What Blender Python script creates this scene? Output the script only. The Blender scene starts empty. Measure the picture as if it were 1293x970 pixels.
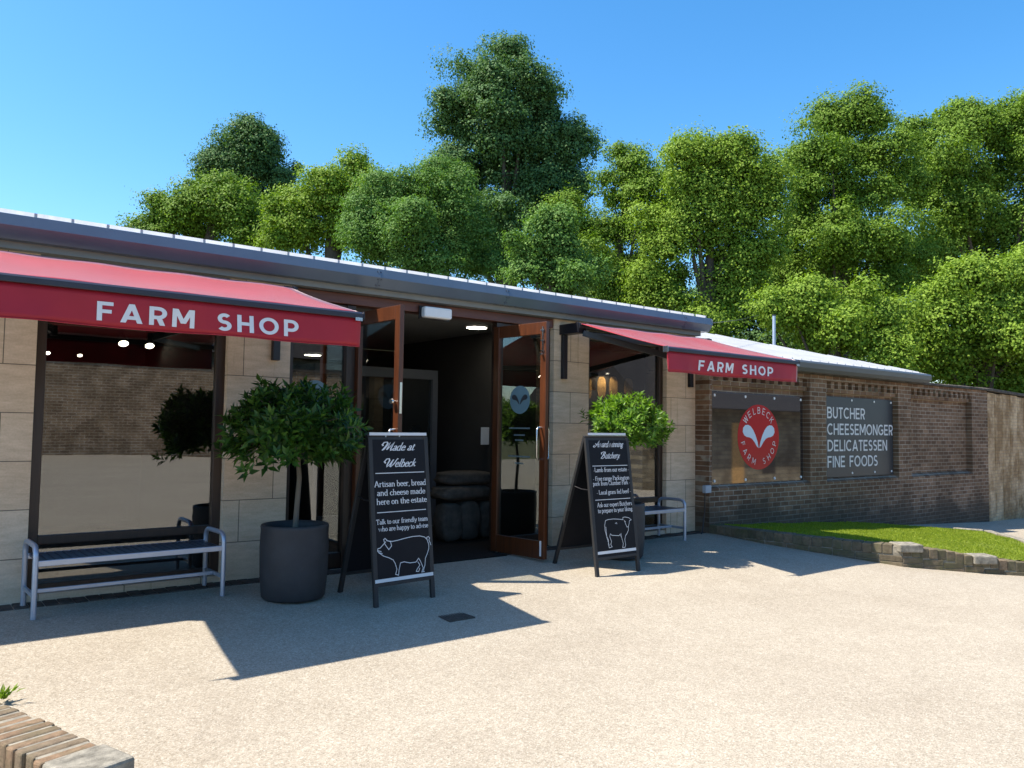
import bpy, math, random
import numpy as np
from mathutils import Vector, Matrix

S = bpy.context.scene
COL = S.collection
R = math.radians
random.seed(7)
RNG = np.random.default_rng(11)

# ------------------------------------------------------------------ camera
EYE = Vector((0.0, 0.0, 1.5))
FPX, CPX, CPY = 1008.0, 646.5, 485.0
def _axes():
    p, r = R(3.1), R(0.8)
    up = Vector((math.sin(r)*math.cos(p), math.cos(r)*math.cos(p), math.sin(p)))
    x = Vector((1930-CPX, -(558-CPY), FPX)); x -= up*x.dot(up); x.normalize()
    y = up.cross(x)
    if y.z < 0: y = -y
    return x, y, up
AX, AY, AZ = _axes()
cam_data = bpy.data.cameras.new('camera')
cam = bpy.data.objects.new('camera', cam_data); COL.objects.link(cam)
right = Vector((AX.x, AY.x, AZ.x)); upv = Vector((AX.y, AY.y, AZ.y)); fwd = Vector((AX.z, AY.z, AZ.z))
cam.matrix_world = Matrix(((right.x, upv.x, -fwd.x, EYE.x), (right.y, upv.y, -fwd.y, EYE.y),
                           (right.z, upv.z, -fwd.z, EYE.z), (0, 0, 0, 1)))
cam_data.sensor_width = 36.0
cam_data.lens = 36.0*FPX/1293.0
cam_data.clip_end = 3000.0
cam_data.clip_start = 0.05
S.camera = cam

# ------------------------------------------------------------------ light
SUN_DIR = Vector((0.555, -0.29, -1.0)).normalized()      # the way the light travels
sun_el = math.asin(-SUN_DIR.z)
sun_az = math.atan2(-SUN_DIR.x, -SUN_DIR.y)              # clockwise from +Y
w = bpy.data.worlds.new('World'); S.world = w; w.use_nodes = True
nt = w.node_tree; nt.nodes.clear()
sky = nt.nodes.new('ShaderNodeTexSky'); sky.sky_type = 'NISHITA'; sky.sun_disc = False
sky.sun_elevation = sun_el; sky.sun_rotation = sun_az
sky.altitude = 0; sky.air_density = 1.0; sky.dust_density = 0.7; sky.ozone_density = 2.4
hs = nt.nodes.new('ShaderNodeHueSaturation'); hs.inputs['Saturation'].default_value = 1.34
hs.inputs['Hue'].default_value = 0.496
bg = nt.nodes.new('ShaderNodeBackground'); bg.inputs['Strength'].default_value = 0.138
wo = nt.nodes.new('ShaderNodeOutputWorld')
nt.links.new(sky.outputs[0], hs.inputs['Color']); nt.links.new(hs.outputs[0], bg.inputs['Color'])
nt.links.new(bg.outputs[0], wo.inputs['Surface'])
sl = bpy.data.lights.new('sun', 'SUN'); sl.energy = 5.0; sl.angle = R(0.53); sl.color = (1.0, 0.925, 0.81)
so = bpy.data.objects.new('sun', sl); COL.objects.link(so)
so.rotation_mode = 'QUATERNION'; so.rotation_quaternion = Vector((0, 0, -1)).rotation_difference(SUN_DIR)
so.location = (-12, 4, 20)
S.view_settings.view_transform = 'Standard'
try: S.view_settings.look = 'None'
except Exception: pass
S.view_settings.exposure = 0.97; S.view_settings.gamma = 1.0
S.view_settings.use_curve_mapping = False
S.render.engine = 'CYCLES'
S.cycles.max_bounces = 8; S.cycles.transparent_max_bounces = 16
S.cycles.use_denoising = True
S.cycles.sample_clamp_indirect = 6.0

# ------------------------------------------------------------------ pixel -> world
def ray(px, py):
    d = Vector((px-CPX, -(py-CPY), FPX))/FPX
    return Vector((d.dot(AX), d.dot(AY), d.dot(AZ)))
def at(px, py, Y):
    d = ray(px, py); return EYE + d*(Y/d.y)
def deep(px, py, depth):
    return EYE + ray(px, py)*depth
def on_plane(px, py, p0, n):
    d = ray(px, py); return EYE + d*((p0-EYE).dot(n)/d.dot(n))
def gz(x, y):
    return -0.065*min(max(7.3-y, 0), 3.2) - 0.045*min(max(x-9.6, 0), 14)

# ------------------------------------------------------------------ materials
def mat(name):
    m = bpy.data.materials.new(name); m.use_nodes = True
    n = m.node_tree.nodes; b = n['Principled BSDF']
    return m, n, m.node_tree.links, b
def ramp(n, stops, interp='LINEAR'):
    r = n.new('ShaderNodeValToRGB'); r.color_ramp.interpolation = interp
    e = r.color_ramp.elements
    while len(e) < len(stops): e.new(0.5)
    for k, (p, c) in enumerate(stops):
        e[k].position = p; e[k].color = (c[0], c[1], c[2], 1)
    return r
def world_vec(n, l, scale=(1, 1, 1)):
    g = n.new('ShaderNodeNewGeometry'); mp = n.new('ShaderNodeMapping')
    mp.inputs['Scale'].default_value = scale
    l.new(g.outputs['Position'], mp.inputs['Vector'])
    return mp.outputs[0]
def noise(n, l, vec, scale, detail=4, rough=.6):
    t = n.new('ShaderNodeTexNoise'); t.inputs['Scale'].default_value = scale
    t.inputs['Detail'].default_value = detail; t.inputs['Roughness'].default_value = rough
    if vec is not None: l.new(vec, t.inputs['Vector'])
    return t.outputs['Fac']
def mixc(n, l, fac, a, b, mode='MIX'):
    m = n.new('ShaderNodeMix'); m.data_type = 'RGBA'; m.blend_type = mode
    for s, v in ((0, fac), (6, a), (7, b)):
        if hasattr(v, 'node'): l.new(v, m.inputs[s])
        elif s == 0: m.inputs[0].default_value = v
        else: m.inputs[s].default_value = (v[0], v[1], v[2], 1)
    return m.outputs[2]
def bump(n, l, b, h, strength=.3, dist=.01):
    bp = n.new('ShaderNodeBump'); bp.inputs['Strength'].default_value = strength
    bp.inputs['Distance'].default_value = dist
    l.new(h, bp.inputs['Height']); l.new(bp.outputs[0], b.inputs['Normal'])
def simple(name, col, rough=.5, metal=0., var=.12, scale=6., spec=.5, bumpy=0.):
    m, n, l, b = mat(name)
    v = world_vec(n, l)
    f = noise(n, l, v, scale, 5)
    lo = [c*(1-var) for c in col]; hi = [min(1, c*(1+var)) for c in col]
    r = ramp(n, [(.3, lo), (.7, hi)]); l.new(f, r.inputs[0]); l.new(r.outputs[0], b.inputs['Base Color'])
    b.inputs['Roughness'].default_value = rough; b.inputs['Metallic'].default_value = metal
    b.inputs['Specular IOR Level'].default_value = spec
    if bumpy: bump(n, l, b, noise(n, l, v, scale*12, 3), bumpy, .004)
    return m

def m_gravel():
    m, n, l, b = mat('resin_gravel')
    v = world_vec(n, l)
    vo = n.new('ShaderNodeTexVoronoi'); vo.inputs['Scale'].default_value = 135
    l.new(v, vo.inputs['Vector'])
    sp = n.new('ShaderNodeSeparateColor'); l.new(vo.outputs['Color'], sp.inputs[0])
    r = ramp(n, [(0, (.235, .20, .152)), (.2, (.305, .263, .205)), (.6, (.36, .316, .252)), (.86, (.40, .356, .29)), (1, (.475, .432, .365))])
    l.new(sp.outputs[0], r.inputs[0])
    vo2 = n.new('ShaderNodeTexVoronoi'); vo2.inputs['Scale'].default_value = 38
    l.new(v, vo2.inputs['Vector'])
    sp2 = n.new('ShaderNodeSeparateColor'); l.new(vo2.outputs['Color'], sp2.inputs[0])
    r2 = ramp(n, [(0, (.92, .917, .912)), (1, (1.05, 1.047, 1.04))]); l.new(sp2.outputs[1], r2.inputs[0])
    big = noise(n, l, v, .55, 6, .62); rb = ramp(n, [(.3, (.90, .885, .865)), (.7, (1.04, 1.04, 1.03))]); l.new(big, rb.inputs[0])
    st = noise(n, l, v, 3.1, 5, .7); rs = ramp(n, [(.35, (.95, .945, .935)), (.62, (1.02, 1.02, 1.02))]); l.new(st, rs.inputs[0])
    c = mixc(n, l, 1., r.outputs[0], r2.outputs[0], 'MULTIPLY')
    c = mixc(n, l, 1., c, rb.outputs[0], 'MULTIPLY'); c = mixc(n, l, 1., c, rs.outputs[0], 'MULTIPLY')
    l.new(c, b.inputs['Base Color']); b.inputs['Roughness'].default_value = .85
    b.inputs['Specular IOR Level'].default_value = .25
    bump(n, l, b, vo.outputs['Distance'], .35, .005)
    return m

def m_brick(name, axis='xz', size=(.225, .075), cols=((.12, .075, .05), (.20, .125, .08)), mortar=(.27, .24, .20), mort=.012,
            stain=(.3, .3, .3), low=None, rough=.9, offs=.5, squash=1.):
    m, n, l, b = mat(name)
    g = n.new('ShaderNodeNewGeometry'); s = n.new('ShaderNodeSeparateXYZ'); l.new(g.outputs['Position'], s.inputs[0])
    cb = n.new('ShaderNodeCombineXYZ')
    if axis == 'xz': l.new(s.outputs[0], cb.inputs[0])
    else:
        ad = n.new('ShaderNodeMath'); ad.operation = 'ADD'
        l.new(s.outputs[0], ad.inputs[0]); l.new(s.outputs[1], ad.inputs[1]); l.new(ad.outputs[0], cb.inputs[0])
    l.new(s.outputs[2], cb.inputs[1])
    wob = n.new('ShaderNodeTexNoise'); wob.inputs['Scale'].default_value = 3.; l.new(g.outputs['Position'], wob.inputs['Vector'])
    vm = n.new('ShaderNodeVectorMath'); vm.operation = 'MULTIPLY_ADD'
    vm.inputs[1].default_value = (.008, .008, .008); l.new(wob.outputs['Color'], vm.inputs[0]); l.new(cb.outputs[0], vm.inputs[2])
    bt = n.new('ShaderNodeTexBrick'); bt.offset = offs; bt.squash = squash
    bt.inputs['Scale'].default_value = 1.
    bt.inputs['Brick Width'].default_value = size[0]; bt.inputs['Row Height'].default_value = size[1]
    bt.inputs['Mortar Size'].default_value = mort*.5; bt.inputs['Mortar Smooth'].default_value = .15
    bt.inputs['Bias'].default_value = -.1
    bt.inputs['Color1'].default_value = (*cols[0], 1); bt.inputs['Color2'].default_value = (*cols[1], 1)
    bt.inputs['Mortar'].default_value = (*mortar, 1)
    l.new(vm.outputs[0], bt.inputs['Vector'])
    v = g.outputs['Position']
    f1 = noise(n, l, v, 9, 6, .7); r1 = ramp(n, [(.3, (.82, .81, .80)), (.7, (1.12, 1.12, 1.12))]); l.new(f1, r1.inputs[0])
    c = mixc(n, l, 1., bt.outputs['Color'], r1.outputs[0], 'MULTIPLY')
    f2 = noise(n, l, v, 1.3, 6, .65); r2 = ramp(n, [(.42, stain), (.62, (1, 1, 1))]); l.new(f2, r2.inputs[0])
    c = mixc(n, l, 1., c, r2.outputs[0], 'MULTIPLY')
    if low:                                   # dirt splashed on the foot of the wall, ragged edge
        zz = n.new('ShaderNodeMath'); zz.operation = 'MULTIPLY_ADD'; zz.inputs[1].default_value = .9
        sx_ = n.new('ShaderNodeMath'); sx_.operation = 'MULTIPLY_ADD'; sx_.inputs[1].default_value = .045
        l.new(s.outputs[0], sx_.inputs[0]); l.new(s.outputs[2], sx_.inputs[2])        # the ground falls along the wall
        so_ = n.new('ShaderNodeMath'); so_.operation = 'SUBTRACT'; so_.inputs[1].default_value = .43; l.new(sx_.outputs[0], so_.inputs[0])
        l.new(f2, zz.inputs[0]); l.new(so_.outputs[0], zz.inputs[2])
        rz = ramp(n, [(low[0], (.62, .62, .62)), (low[1], (0, 0, 0))]); l.new(zz.outputs[0], rz.inputs[0])
        c = mixc(n, l, rz.outputs[0], c, low[2])
    l.new(c, b.inputs['Base Color']); b.inputs['Roughness'].default_value = rough
    b.inputs['Specular IOR Level'].default_value = .2
    inv = n.new('ShaderNodeMath'); inv.operation = 'MULTIPLY_ADD'; inv.inputs[1].default_value = -1.; inv.inputs[2].default_value = 1.
    l.new(bt.outputs['Fac'], inv.inputs[0])
    ad2 = n.new('ShaderNodeMath'); ad2.operation = 'MULTIPLY_ADD'; ad2.inputs[1].default_value = .5
    l.new(f1, ad2.inputs[0]); l.new(inv.outputs[0], ad2.inputs[2])
    bump(n, l, b, ad2.outputs[0], .6, .008)
    return m

def m_wood(name, c0, c1, rough=.45, axis=2):
    m, n, l, b = mat(name)
    sc = [40, 40, 40]; sc[axis] = 2.2
    v = world_vec(n, l, sc)
    f = noise(n, l, v, 1., 6, .65)
    r = ramp(n, [(.28, c0), (.5, [(x+y)/2 for x, y in zip(c0, c1)]), (.72, c1)]); l.new(f, r.inputs[0])
    l.new(r.outputs[0], b.inputs['Base Color']); b.inputs['Roughness'].default_value = rough
    bump(n, l, b, f, .12, .003)
    return m

def m_glass(name, tint=(.55, .58, .57), refl=1.0, ior=1.5, wav=0.):
    m, n, l, b = mat(name); n.remove(b); out = n['Material Output']
    tr = n.new('ShaderNodeBsdfTransparent'); tr.inputs[0].default_value = (*tint, 1)
    gl = n.new('ShaderNodeBsdfGlossy'); gl.inputs['Roughness'].default_value = .004
    gl.inputs['Color'].default_value = (.96, .98, 1, 1)
    fr = n.new('ShaderNodeFresnel'); gg = n.new('ShaderNodeNewGeometry')
    io = n.new('ShaderNodeMix'); io.data_type = 'FLOAT'; io.inputs[2].default_value = ior; io.inputs[3].default_value = 1/ior
    l.new(gg.outputs['Backfacing'], io.inputs[0]); l.new(io.outputs[0], fr.inputs['IOR'])
    mu = n.new('ShaderNodeMath'); mu.operation = 'MULTIPLY'; mu.inputs[1].default_value = refl; mu.use_clamp = True
    l.new(fr.outputs[0], mu.inputs[0])
    mx = n.new('ShaderNodeMixShader'); l.new(mu.outputs[0], mx.inputs[0]); l.new(tr.outputs[0], mx.inputs[1]); l.new(gl.outputs[0], mx.inputs[2])
    if wav:
        v = world_vec(n, l); f = noise(n, l, v, 1.3, 2)
        bp = n.new('ShaderNodeBump'); bp.inputs['Strength'].default_value = wav; bp.inputs['Distance'].default_value = .02
        l.new(f, bp.inputs['Height']); l.new(bp.outputs[0], gl.inputs['Normal'])
    l.new(mx.outputs[0], out.inputs['Surface'])
    return m

def m_leaf(name, dark, mid, light, trans=.35, rough=.6, spec=.12):
    m, n, l, b = mat(name); out = n['Material Output']
    g = n.new('ShaderNodeNewGeometry')
    r = ramp(n, [(0, dark), (.5, mid), (1, light)]); l.new(g.outputs['Random Per Island'], r.inputs[0])
    l.new(r.outputs[0], b.inputs['Base Color']); b.inputs['Roughness'].default_value = rough
    b.inputs['Specular IOR Level'].default_value = spec
    t = n.new('ShaderNodeBsdfTranslucent')
    tc = mixc(n, l, 1., r.outputs[0], (1.5, 1.7, .55), 'MULTIPLY'); l.new(tc, t.inputs[0])
    mx = n.new('ShaderNodeMixShader'); mx.inputs[0].default_value = trans
    l.new(b.outputs[0], mx.inputs[1]); l.new(t.outputs[0], mx.inputs[2]); l.new(mx.outputs[0], out.inputs['Surface'])
    return m

def m_emit(name, col, strength):
    m, n, l, b = mat(name)
    b.inputs['Base Color'].default_value = (.8, .8, .8, 1)
    b.inputs['Emission Color'].default_value = (*col, 1); b.inputs['Emission Strength'].default_value = strength
    return m

def m_fabric():
    m, n, l, b = mat('red_awning_fabric'); out = n['Material Output']
    v = world_vec(n, l, (1, 1, 1))
    f = noise(n, l, v, 2.2, 6, .6)
    r = ramp(n, [(.3, (.31, .006, .017)), (.7, (.38, .010, .023))]); l.new(f, r.inputs[0]); l.new(r.outputs[0], b.inputs['Base Color'])
    b.inputs['Roughness'].default_value = .62; b.inputs['Specular IOR Level'].default_value = .5
    b.inputs['Sheen Weight'].default_value = .9; b.inputs['Sheen Roughness'].default_value = .22
    b.inputs['Sheen Tint'].default_value = (1, .84, .86, 1)
    wv = n.new('ShaderNodeTexNoise'); wv.inputs['Scale'].default_value = 350; l.new(v, wv.inputs['Vector'])
    bump(n, l, b, wv.outputs['Fac'], .25, .002)
    t = n.new('ShaderNodeBsdfTranslucent'); t.inputs[0].default_value = (.5, .02, .03, 1)
    mx = n.new('ShaderNodeMixShader'); mx.inputs[0].default_value = .035
    l.new(b.outputs[0], mx.inputs[1]); l.new(t.outputs[0], mx.inputs[2]); l.new(mx.outputs[0], out.inputs['Surface'])
    return m

def m_stone():
    m, n, l, b = mat('ashlar_limestone')
    g = n.new('ShaderNodeNewGeometry'); s = n.new('ShaderNodeSeparateXYZ'); l.new(g.outputs['Position'], s.inputs[0])
    cb = n.new('ShaderNodeCombineXYZ')
    ad = n.new('ShaderNodeMath'); ad.operation = 'ADD'; ad.inputs[1].default_value = .57; l.new(s.outputs[0], ad.inputs[0])
    az = n.new('ShaderNodeMath'); az.operation = 'ADD'; az.inputs[1].default_value = .037; l.new(s.outputs[2], az.inputs[0])
    l.new(ad.outputs[0], cb.inputs[0]); l.new(az.outputs[0], cb.inputs[1])
    bt = n.new('ShaderNodeTexBrick'); bt.offset = .5; bt.inputs['Scale'].default_value = 1
    bt.inputs['Brick Width'].default_value = .66; bt.inputs['Row Height'].default_value = .40
    bt.inputs['Mortar Size'].default_value = .004; bt.inputs['Mortar Smooth'].default_value = .1; bt.inputs['Bias'].default_value = 0
    bt.inputs['Color1'].default_value = (.69, .545, .40, 1); bt.inputs['Color2'].default_value = (.63, .47, .32, 1)
    bt.inputs['Mortar'].default_value = (.17, .135, .10, 1)
    l.new(cb.outputs[0], bt.inputs['Vector'])
    v = g.outputs['Position']
    mp = n.new('ShaderNodeMapping'); mp.inputs['Scale'].default_value = (1, 1, 5.); l.new(v, mp.inputs['Vector'])
    f1 = noise(n, l, mp.outputs[0], 4., 7, .65); r1 = ramp(n, [(.3, (.82, .80, .76)), (.7, (1.1, 1.1, 1.1))]); l.new(f1, r1.inputs[0])
    c = mixc(n, l, 1., bt.outputs['Color'], r1.outputs[0], 'MULTIPLY')
    f2 = noise(n, l, v, 60, 3, .6); r2 = ramp(n, [(.25, (.9, .89, .87)), (.6, (1.02, 1.02, 1.02))]); l.new(f2, r2.inputs[0])
    c = mixc(n, l, 1., c, r2.outputs[0], 'MULTIPLY')
    # water stains under the awning brackets
    mp3 = n.new('ShaderNodeMapping'); mp3.inputs['Scale'].default_value = (9, 1, .55); l.new(v, mp3.inputs['Vector'])
    f3 = noise(n, l, mp3.outputs[0], 1., 4, .7); r3 = ramp(n, [(.62, (1, 1, 1)), (.76, (.62, .56, .48))]); l.new(f3, r3.inputs[0])
    c = mixc(n, l, 1., c, r3.outputs[0], 'MULTIPLY')
    l.new(c, b.inputs['Base Color']); b.inputs['Roughness'].default_value = .8; b.inputs['Specular IOR Level'].default_value = .25
    inv = n.new('ShaderNodeMath'); inv.operation = 'MULTIPLY_ADD'; inv.inputs[1].default_value = -3.; l.new(bt.outputs['Fac'], inv.inputs[0]); l.new(f1, inv.inputs[2])
    bump(n, l, b, inv.outputs[0], .25, .006)
    return m

M = {}
M['gravel'] = m_gravel()
M['stone'] = m_stone()
M['brick'] = m_brick('old_brown_brick', low=(.72, 1.38, (.062, .052, .040)), stain=(.66, .64, .61), cols=((.165, .095, .058), (.30, .185, .115)), mortar=(.38, .33, .26), mort=.014)
M['brick_end'] = m_brick('weathered_brick', axis='diag', cols=((.52, .36, .21), (.68, .50, .30)), mortar=(.42, .34, .24), stain=(.52, .45, .36), low=(.0, .35, (.11, .085, .05)))
M['brick_far'] = m_brick('far_brick', size=(.45, .15), mort=.04, cols=((.30, .20, .13), (.44, .31, .2)), mortar=(.5, .45, .37), stain=(.6, .58, .55))
M['rubble'] = m_brick('rubble_stone', size=(.5, .17), mort=.03, cols=((.25, .21, .15), (.38, .33, .24)), mortar=(.2, .18, .15), stain=(.6, .58, .55))
def m_loose_brick(name, cols, dirt):
    m, n, l, b = mat(name)
    g = n.new('ShaderNodeNewGeometry'); r = ramp(n, [(i/(len(cols)-1), c) for i, c in enumerate(cols)]); l.new(g.outputs['Random Per Island'], r.inputs[0])
    v = g.outputs['Position']
    f1 = noise(n, l, v, 22, 7, .72); r1 = ramp(n, [(.28, (.5, .48, .45)), (.5, (.95, .95, .94)), (.75, (1.35, 1.33, 1.28))]); l.new(f1, r1.inputs[0])
    c = mixc(n, l, 1., r.outputs[0], r1.outputs[0], 'MULTIPLY')
    f2 = noise(n, l, v, 4.5, 6, .7); r2 = ramp(n, [(.46, (0, 0, 0)), (.62, (.85, .85, .85))]); l.new(f2, r2.inputs[0])
    c = mixc(n, l, r2.outputs[0], c, dirt)
    l.new(c, b.inputs['Base Color']); b.inputs['Roughness'].default_value = .93; b.inputs['Specular IOR Level'].default_value = .15
    f3 = noise(n, l, v, 70, 5, .75)
    ad = n.new('ShaderNodeMath'); ad.operation = 'ADD'; l.new(f3, ad.inputs[0]); l.new(f1, ad.inputs[1])
    bump(n, l, b, ad.outputs[0], .9, .006)
    return m
M['kerb_brick'] = m_loose_brick('kerb_brick', [(.10, .082, .058), (.15, .125, .085), (.19, .14, .095), (.13, .115, .075)], (.10, .095, .05))
M['kerb_top'] = m_loose_brick('weathered_top_brick', [(.19, .125, .08), (.235, .155, .098), (.17, .13, .088), (.215, .16, .11)], (.15, .125, .075))
M['cap_block'] = simple('concrete_cap', (.225, .205, .165), .95, 0, .5, 18., .2, 1.)
M['mortar'] = simple('old_mortar', (.24, .215, .17), .95, 0, .4, 14., .2, .8)
M['coping'] = simple('dark_coping', (.075, .065, .055), .92, 0, .5, 6., .2, .8)
M['void'] = simple('dark_gap', (.015, .013, .011), .95, 0, .3, 8., .1)  # near-black fill behind the wall cracks and under the drain bars
M['edging'] = simple('edging_brick', (.075, .06, .05), .9, 0, .45, 9., .2, .6)
M['frame'] = m_wood('dark_brown_timber', (.022, .012, .008), (.045, .024, .015), .42)
M['redwood'] = m_wood('red_brown_timber', (.085, .028, .018), (.14, .05, .032), .45, 0)
M['door'] = m_wood('orange_hardwood', (.045, .014, .006), (.125, .036, .011), .36)
M['gutter'] = simple('blue_grey_gutter', (.10, .135, .18), .24, .0, .08, 2.5, .5)
M['annex_gutter'] = simple('dark_grey_gutter', (.095, .105, .11), .4, .2, .08, 2.5, .5)
M['zinc'] = simple('pale_zinc', (.40, .41, .43), .55, .15, .10, 1.8, .5)
M['soffit'] = simple('grey_soffit', (.20, .205, .195), .7, 0, .06, 3.)
M['fabric'] = m_fabric()
M['black'] = simple('satin_black_metal', (.012, .012, .016), .38, .1, .15, 6.)
M['bar'] = simple('dark_grey_bar', (.035, .033, .042), .35, .3, .1, 6.)
M['white'] = simple('white_paint', (.78, .78, .78), .55, 0, .04, 5.)
M['board'] = simple('blackboard', (.0065, .007, .010), .6, 0, .15, 8., .2)
M['board_frame'] = m_wood('charcoal_wood', (.012, .012, .0125), (.024, .0235, .024), .6)
M['white_sign'] = simple('white_lettering', (.66, .66, .66), .6, 0, .04, 8.)
M['steel'] = simple('brushed_steel', (.62, .62, .6), .25, 1., .05, 20.)
M['galv'] = simple('silver_tube', (.42, .46, .54), .38, .55, .06, 6.)
M['slat'] = simple('blue_black_slat', (.020, .027, .05), .35, 0, .12, 10.)
M['pot'] = simple('charcoal_pot', (.034, .034, .037), .62, 0, .22, 5., .4, .35)
M['soil'] = simple('dark_soil', (.03, .022, .015), .95, 0, .4, 30., .2, 1.)
M['bark'] = m_wood('bark', (.055, .04, .028), (.12, .095, .07), .9)
M['bay_bark'] = m_wood('pale_bark', (.11, .095, .075), (.19, .165, .13), .85)
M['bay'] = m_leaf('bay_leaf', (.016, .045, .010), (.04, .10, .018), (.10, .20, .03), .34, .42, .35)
M['bay_sunlit'] = m_leaf('sunlit_bay_leaf', (.05, .11, .015), (.115, .22, .027), (.22, .36, .05), .36, .4, .35)  # bay leaf again, with the sun on the second tree painted into its colour
M['lime1'] = m_leaf('lime_leaf', (.085, .15, .018), (.135, .225, .027), (.19, .285, .04), .22)
M['lime2'] = m_leaf('bright_lime_leaf', (.105, .175, .018), (.17, .265, .03), (.24, .335, .046), .24)
M['dark_leaf'] = m_leaf('dark_tree_leaf', (.05, .11, .040), (.085, .165, .055), (.13, .215, .07), .20)
M['ash_leaf'] = m_leaf('ash_leaf', (.07, .15, .034), (.115, .215, .048), (.165, .27, .062), .24)
M['grass'] = m_leaf('grass_blade', (.15, .20, .02), (.23, .28, .032), (.32, .36, .055), .45, .6)
M['turf'] = simple('turf', (.15, .19, .03), .95, 0, .35, 5., .1, .8)
M['earth'] = simple('earth', (.10, .10, .05), .95, 0, .35, .4, .1)
M['glass'] = m_glass('window_glass', (.58, .60, .59), 3.4, 1.5, .012)
M['door_glass'] = m_glass('door_glass', (.86, .88, .87), .8)
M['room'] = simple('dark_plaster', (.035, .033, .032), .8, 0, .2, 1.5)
M['ceil'] = simple('grey_ceiling', (.22, .22, .21), .8, 0, .06, 2.)
M['cab'] = simple('blue_grey_cabinet', (.09, .10, .12), .5, 0, .1, 3.)
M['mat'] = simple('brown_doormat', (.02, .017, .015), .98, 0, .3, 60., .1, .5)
M['sack'] = simple('paper_sack', (.085, .071, .057), .85, 0, .35, 9., .2, .5)
M['red'] = simple('red_vinyl', (.50, .018, .022), .22, 0, .05, 3.)
M['gloss_panel'] = simple('glossy_dark_panel', (.012, .013, .016), .03, 0, .1, 3., 1.0)
M['gloss_panel'].node_tree.nodes['Principled BSDF'].inputs['IOR'].default_value = 2.2
M['pale'] = simple('pale_vinyl', (.62, .72, .82), .3, 0, .04, 3.)
M['etched'] = simple('etched_vinyl', (.13, .22, .25), .5, 0, .1, 3.)
M['etched_line'] = simple('etched_line', (.12, .17, .18), .5, 0, .1, 3.)
M['panel_dark'] = simple('charcoal_sign_panel', (.034, .038, .043), .42, 0, .1, 4.)
M['wood_tan'] = simple('bread_crust', (.55, .33, .13), .7, 0, .4, 14., .3, .6)
M['box'] = simple('grey_plastic', (.36, .41, .47), .5, 0, .05, 6.)
M['iron'] = simple('cast_iron', (.085, .075, .065), .7, .3, .3, 20., .3, .6)
M['spot'] = m_emit('lit_spot', (1., .86, .66), 14.)
M['disc'] = m_emit('lit_ceiling_disc', (1., .93, .74), 14.)
M['tile'] = simple('slate_roof', (.03, .026, .025), .8, 0, .25, 3.)
M['cane'] = simple('red_parasol_cloth', (.45, .05, .05), .8, 0, .1, 3.)

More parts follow.
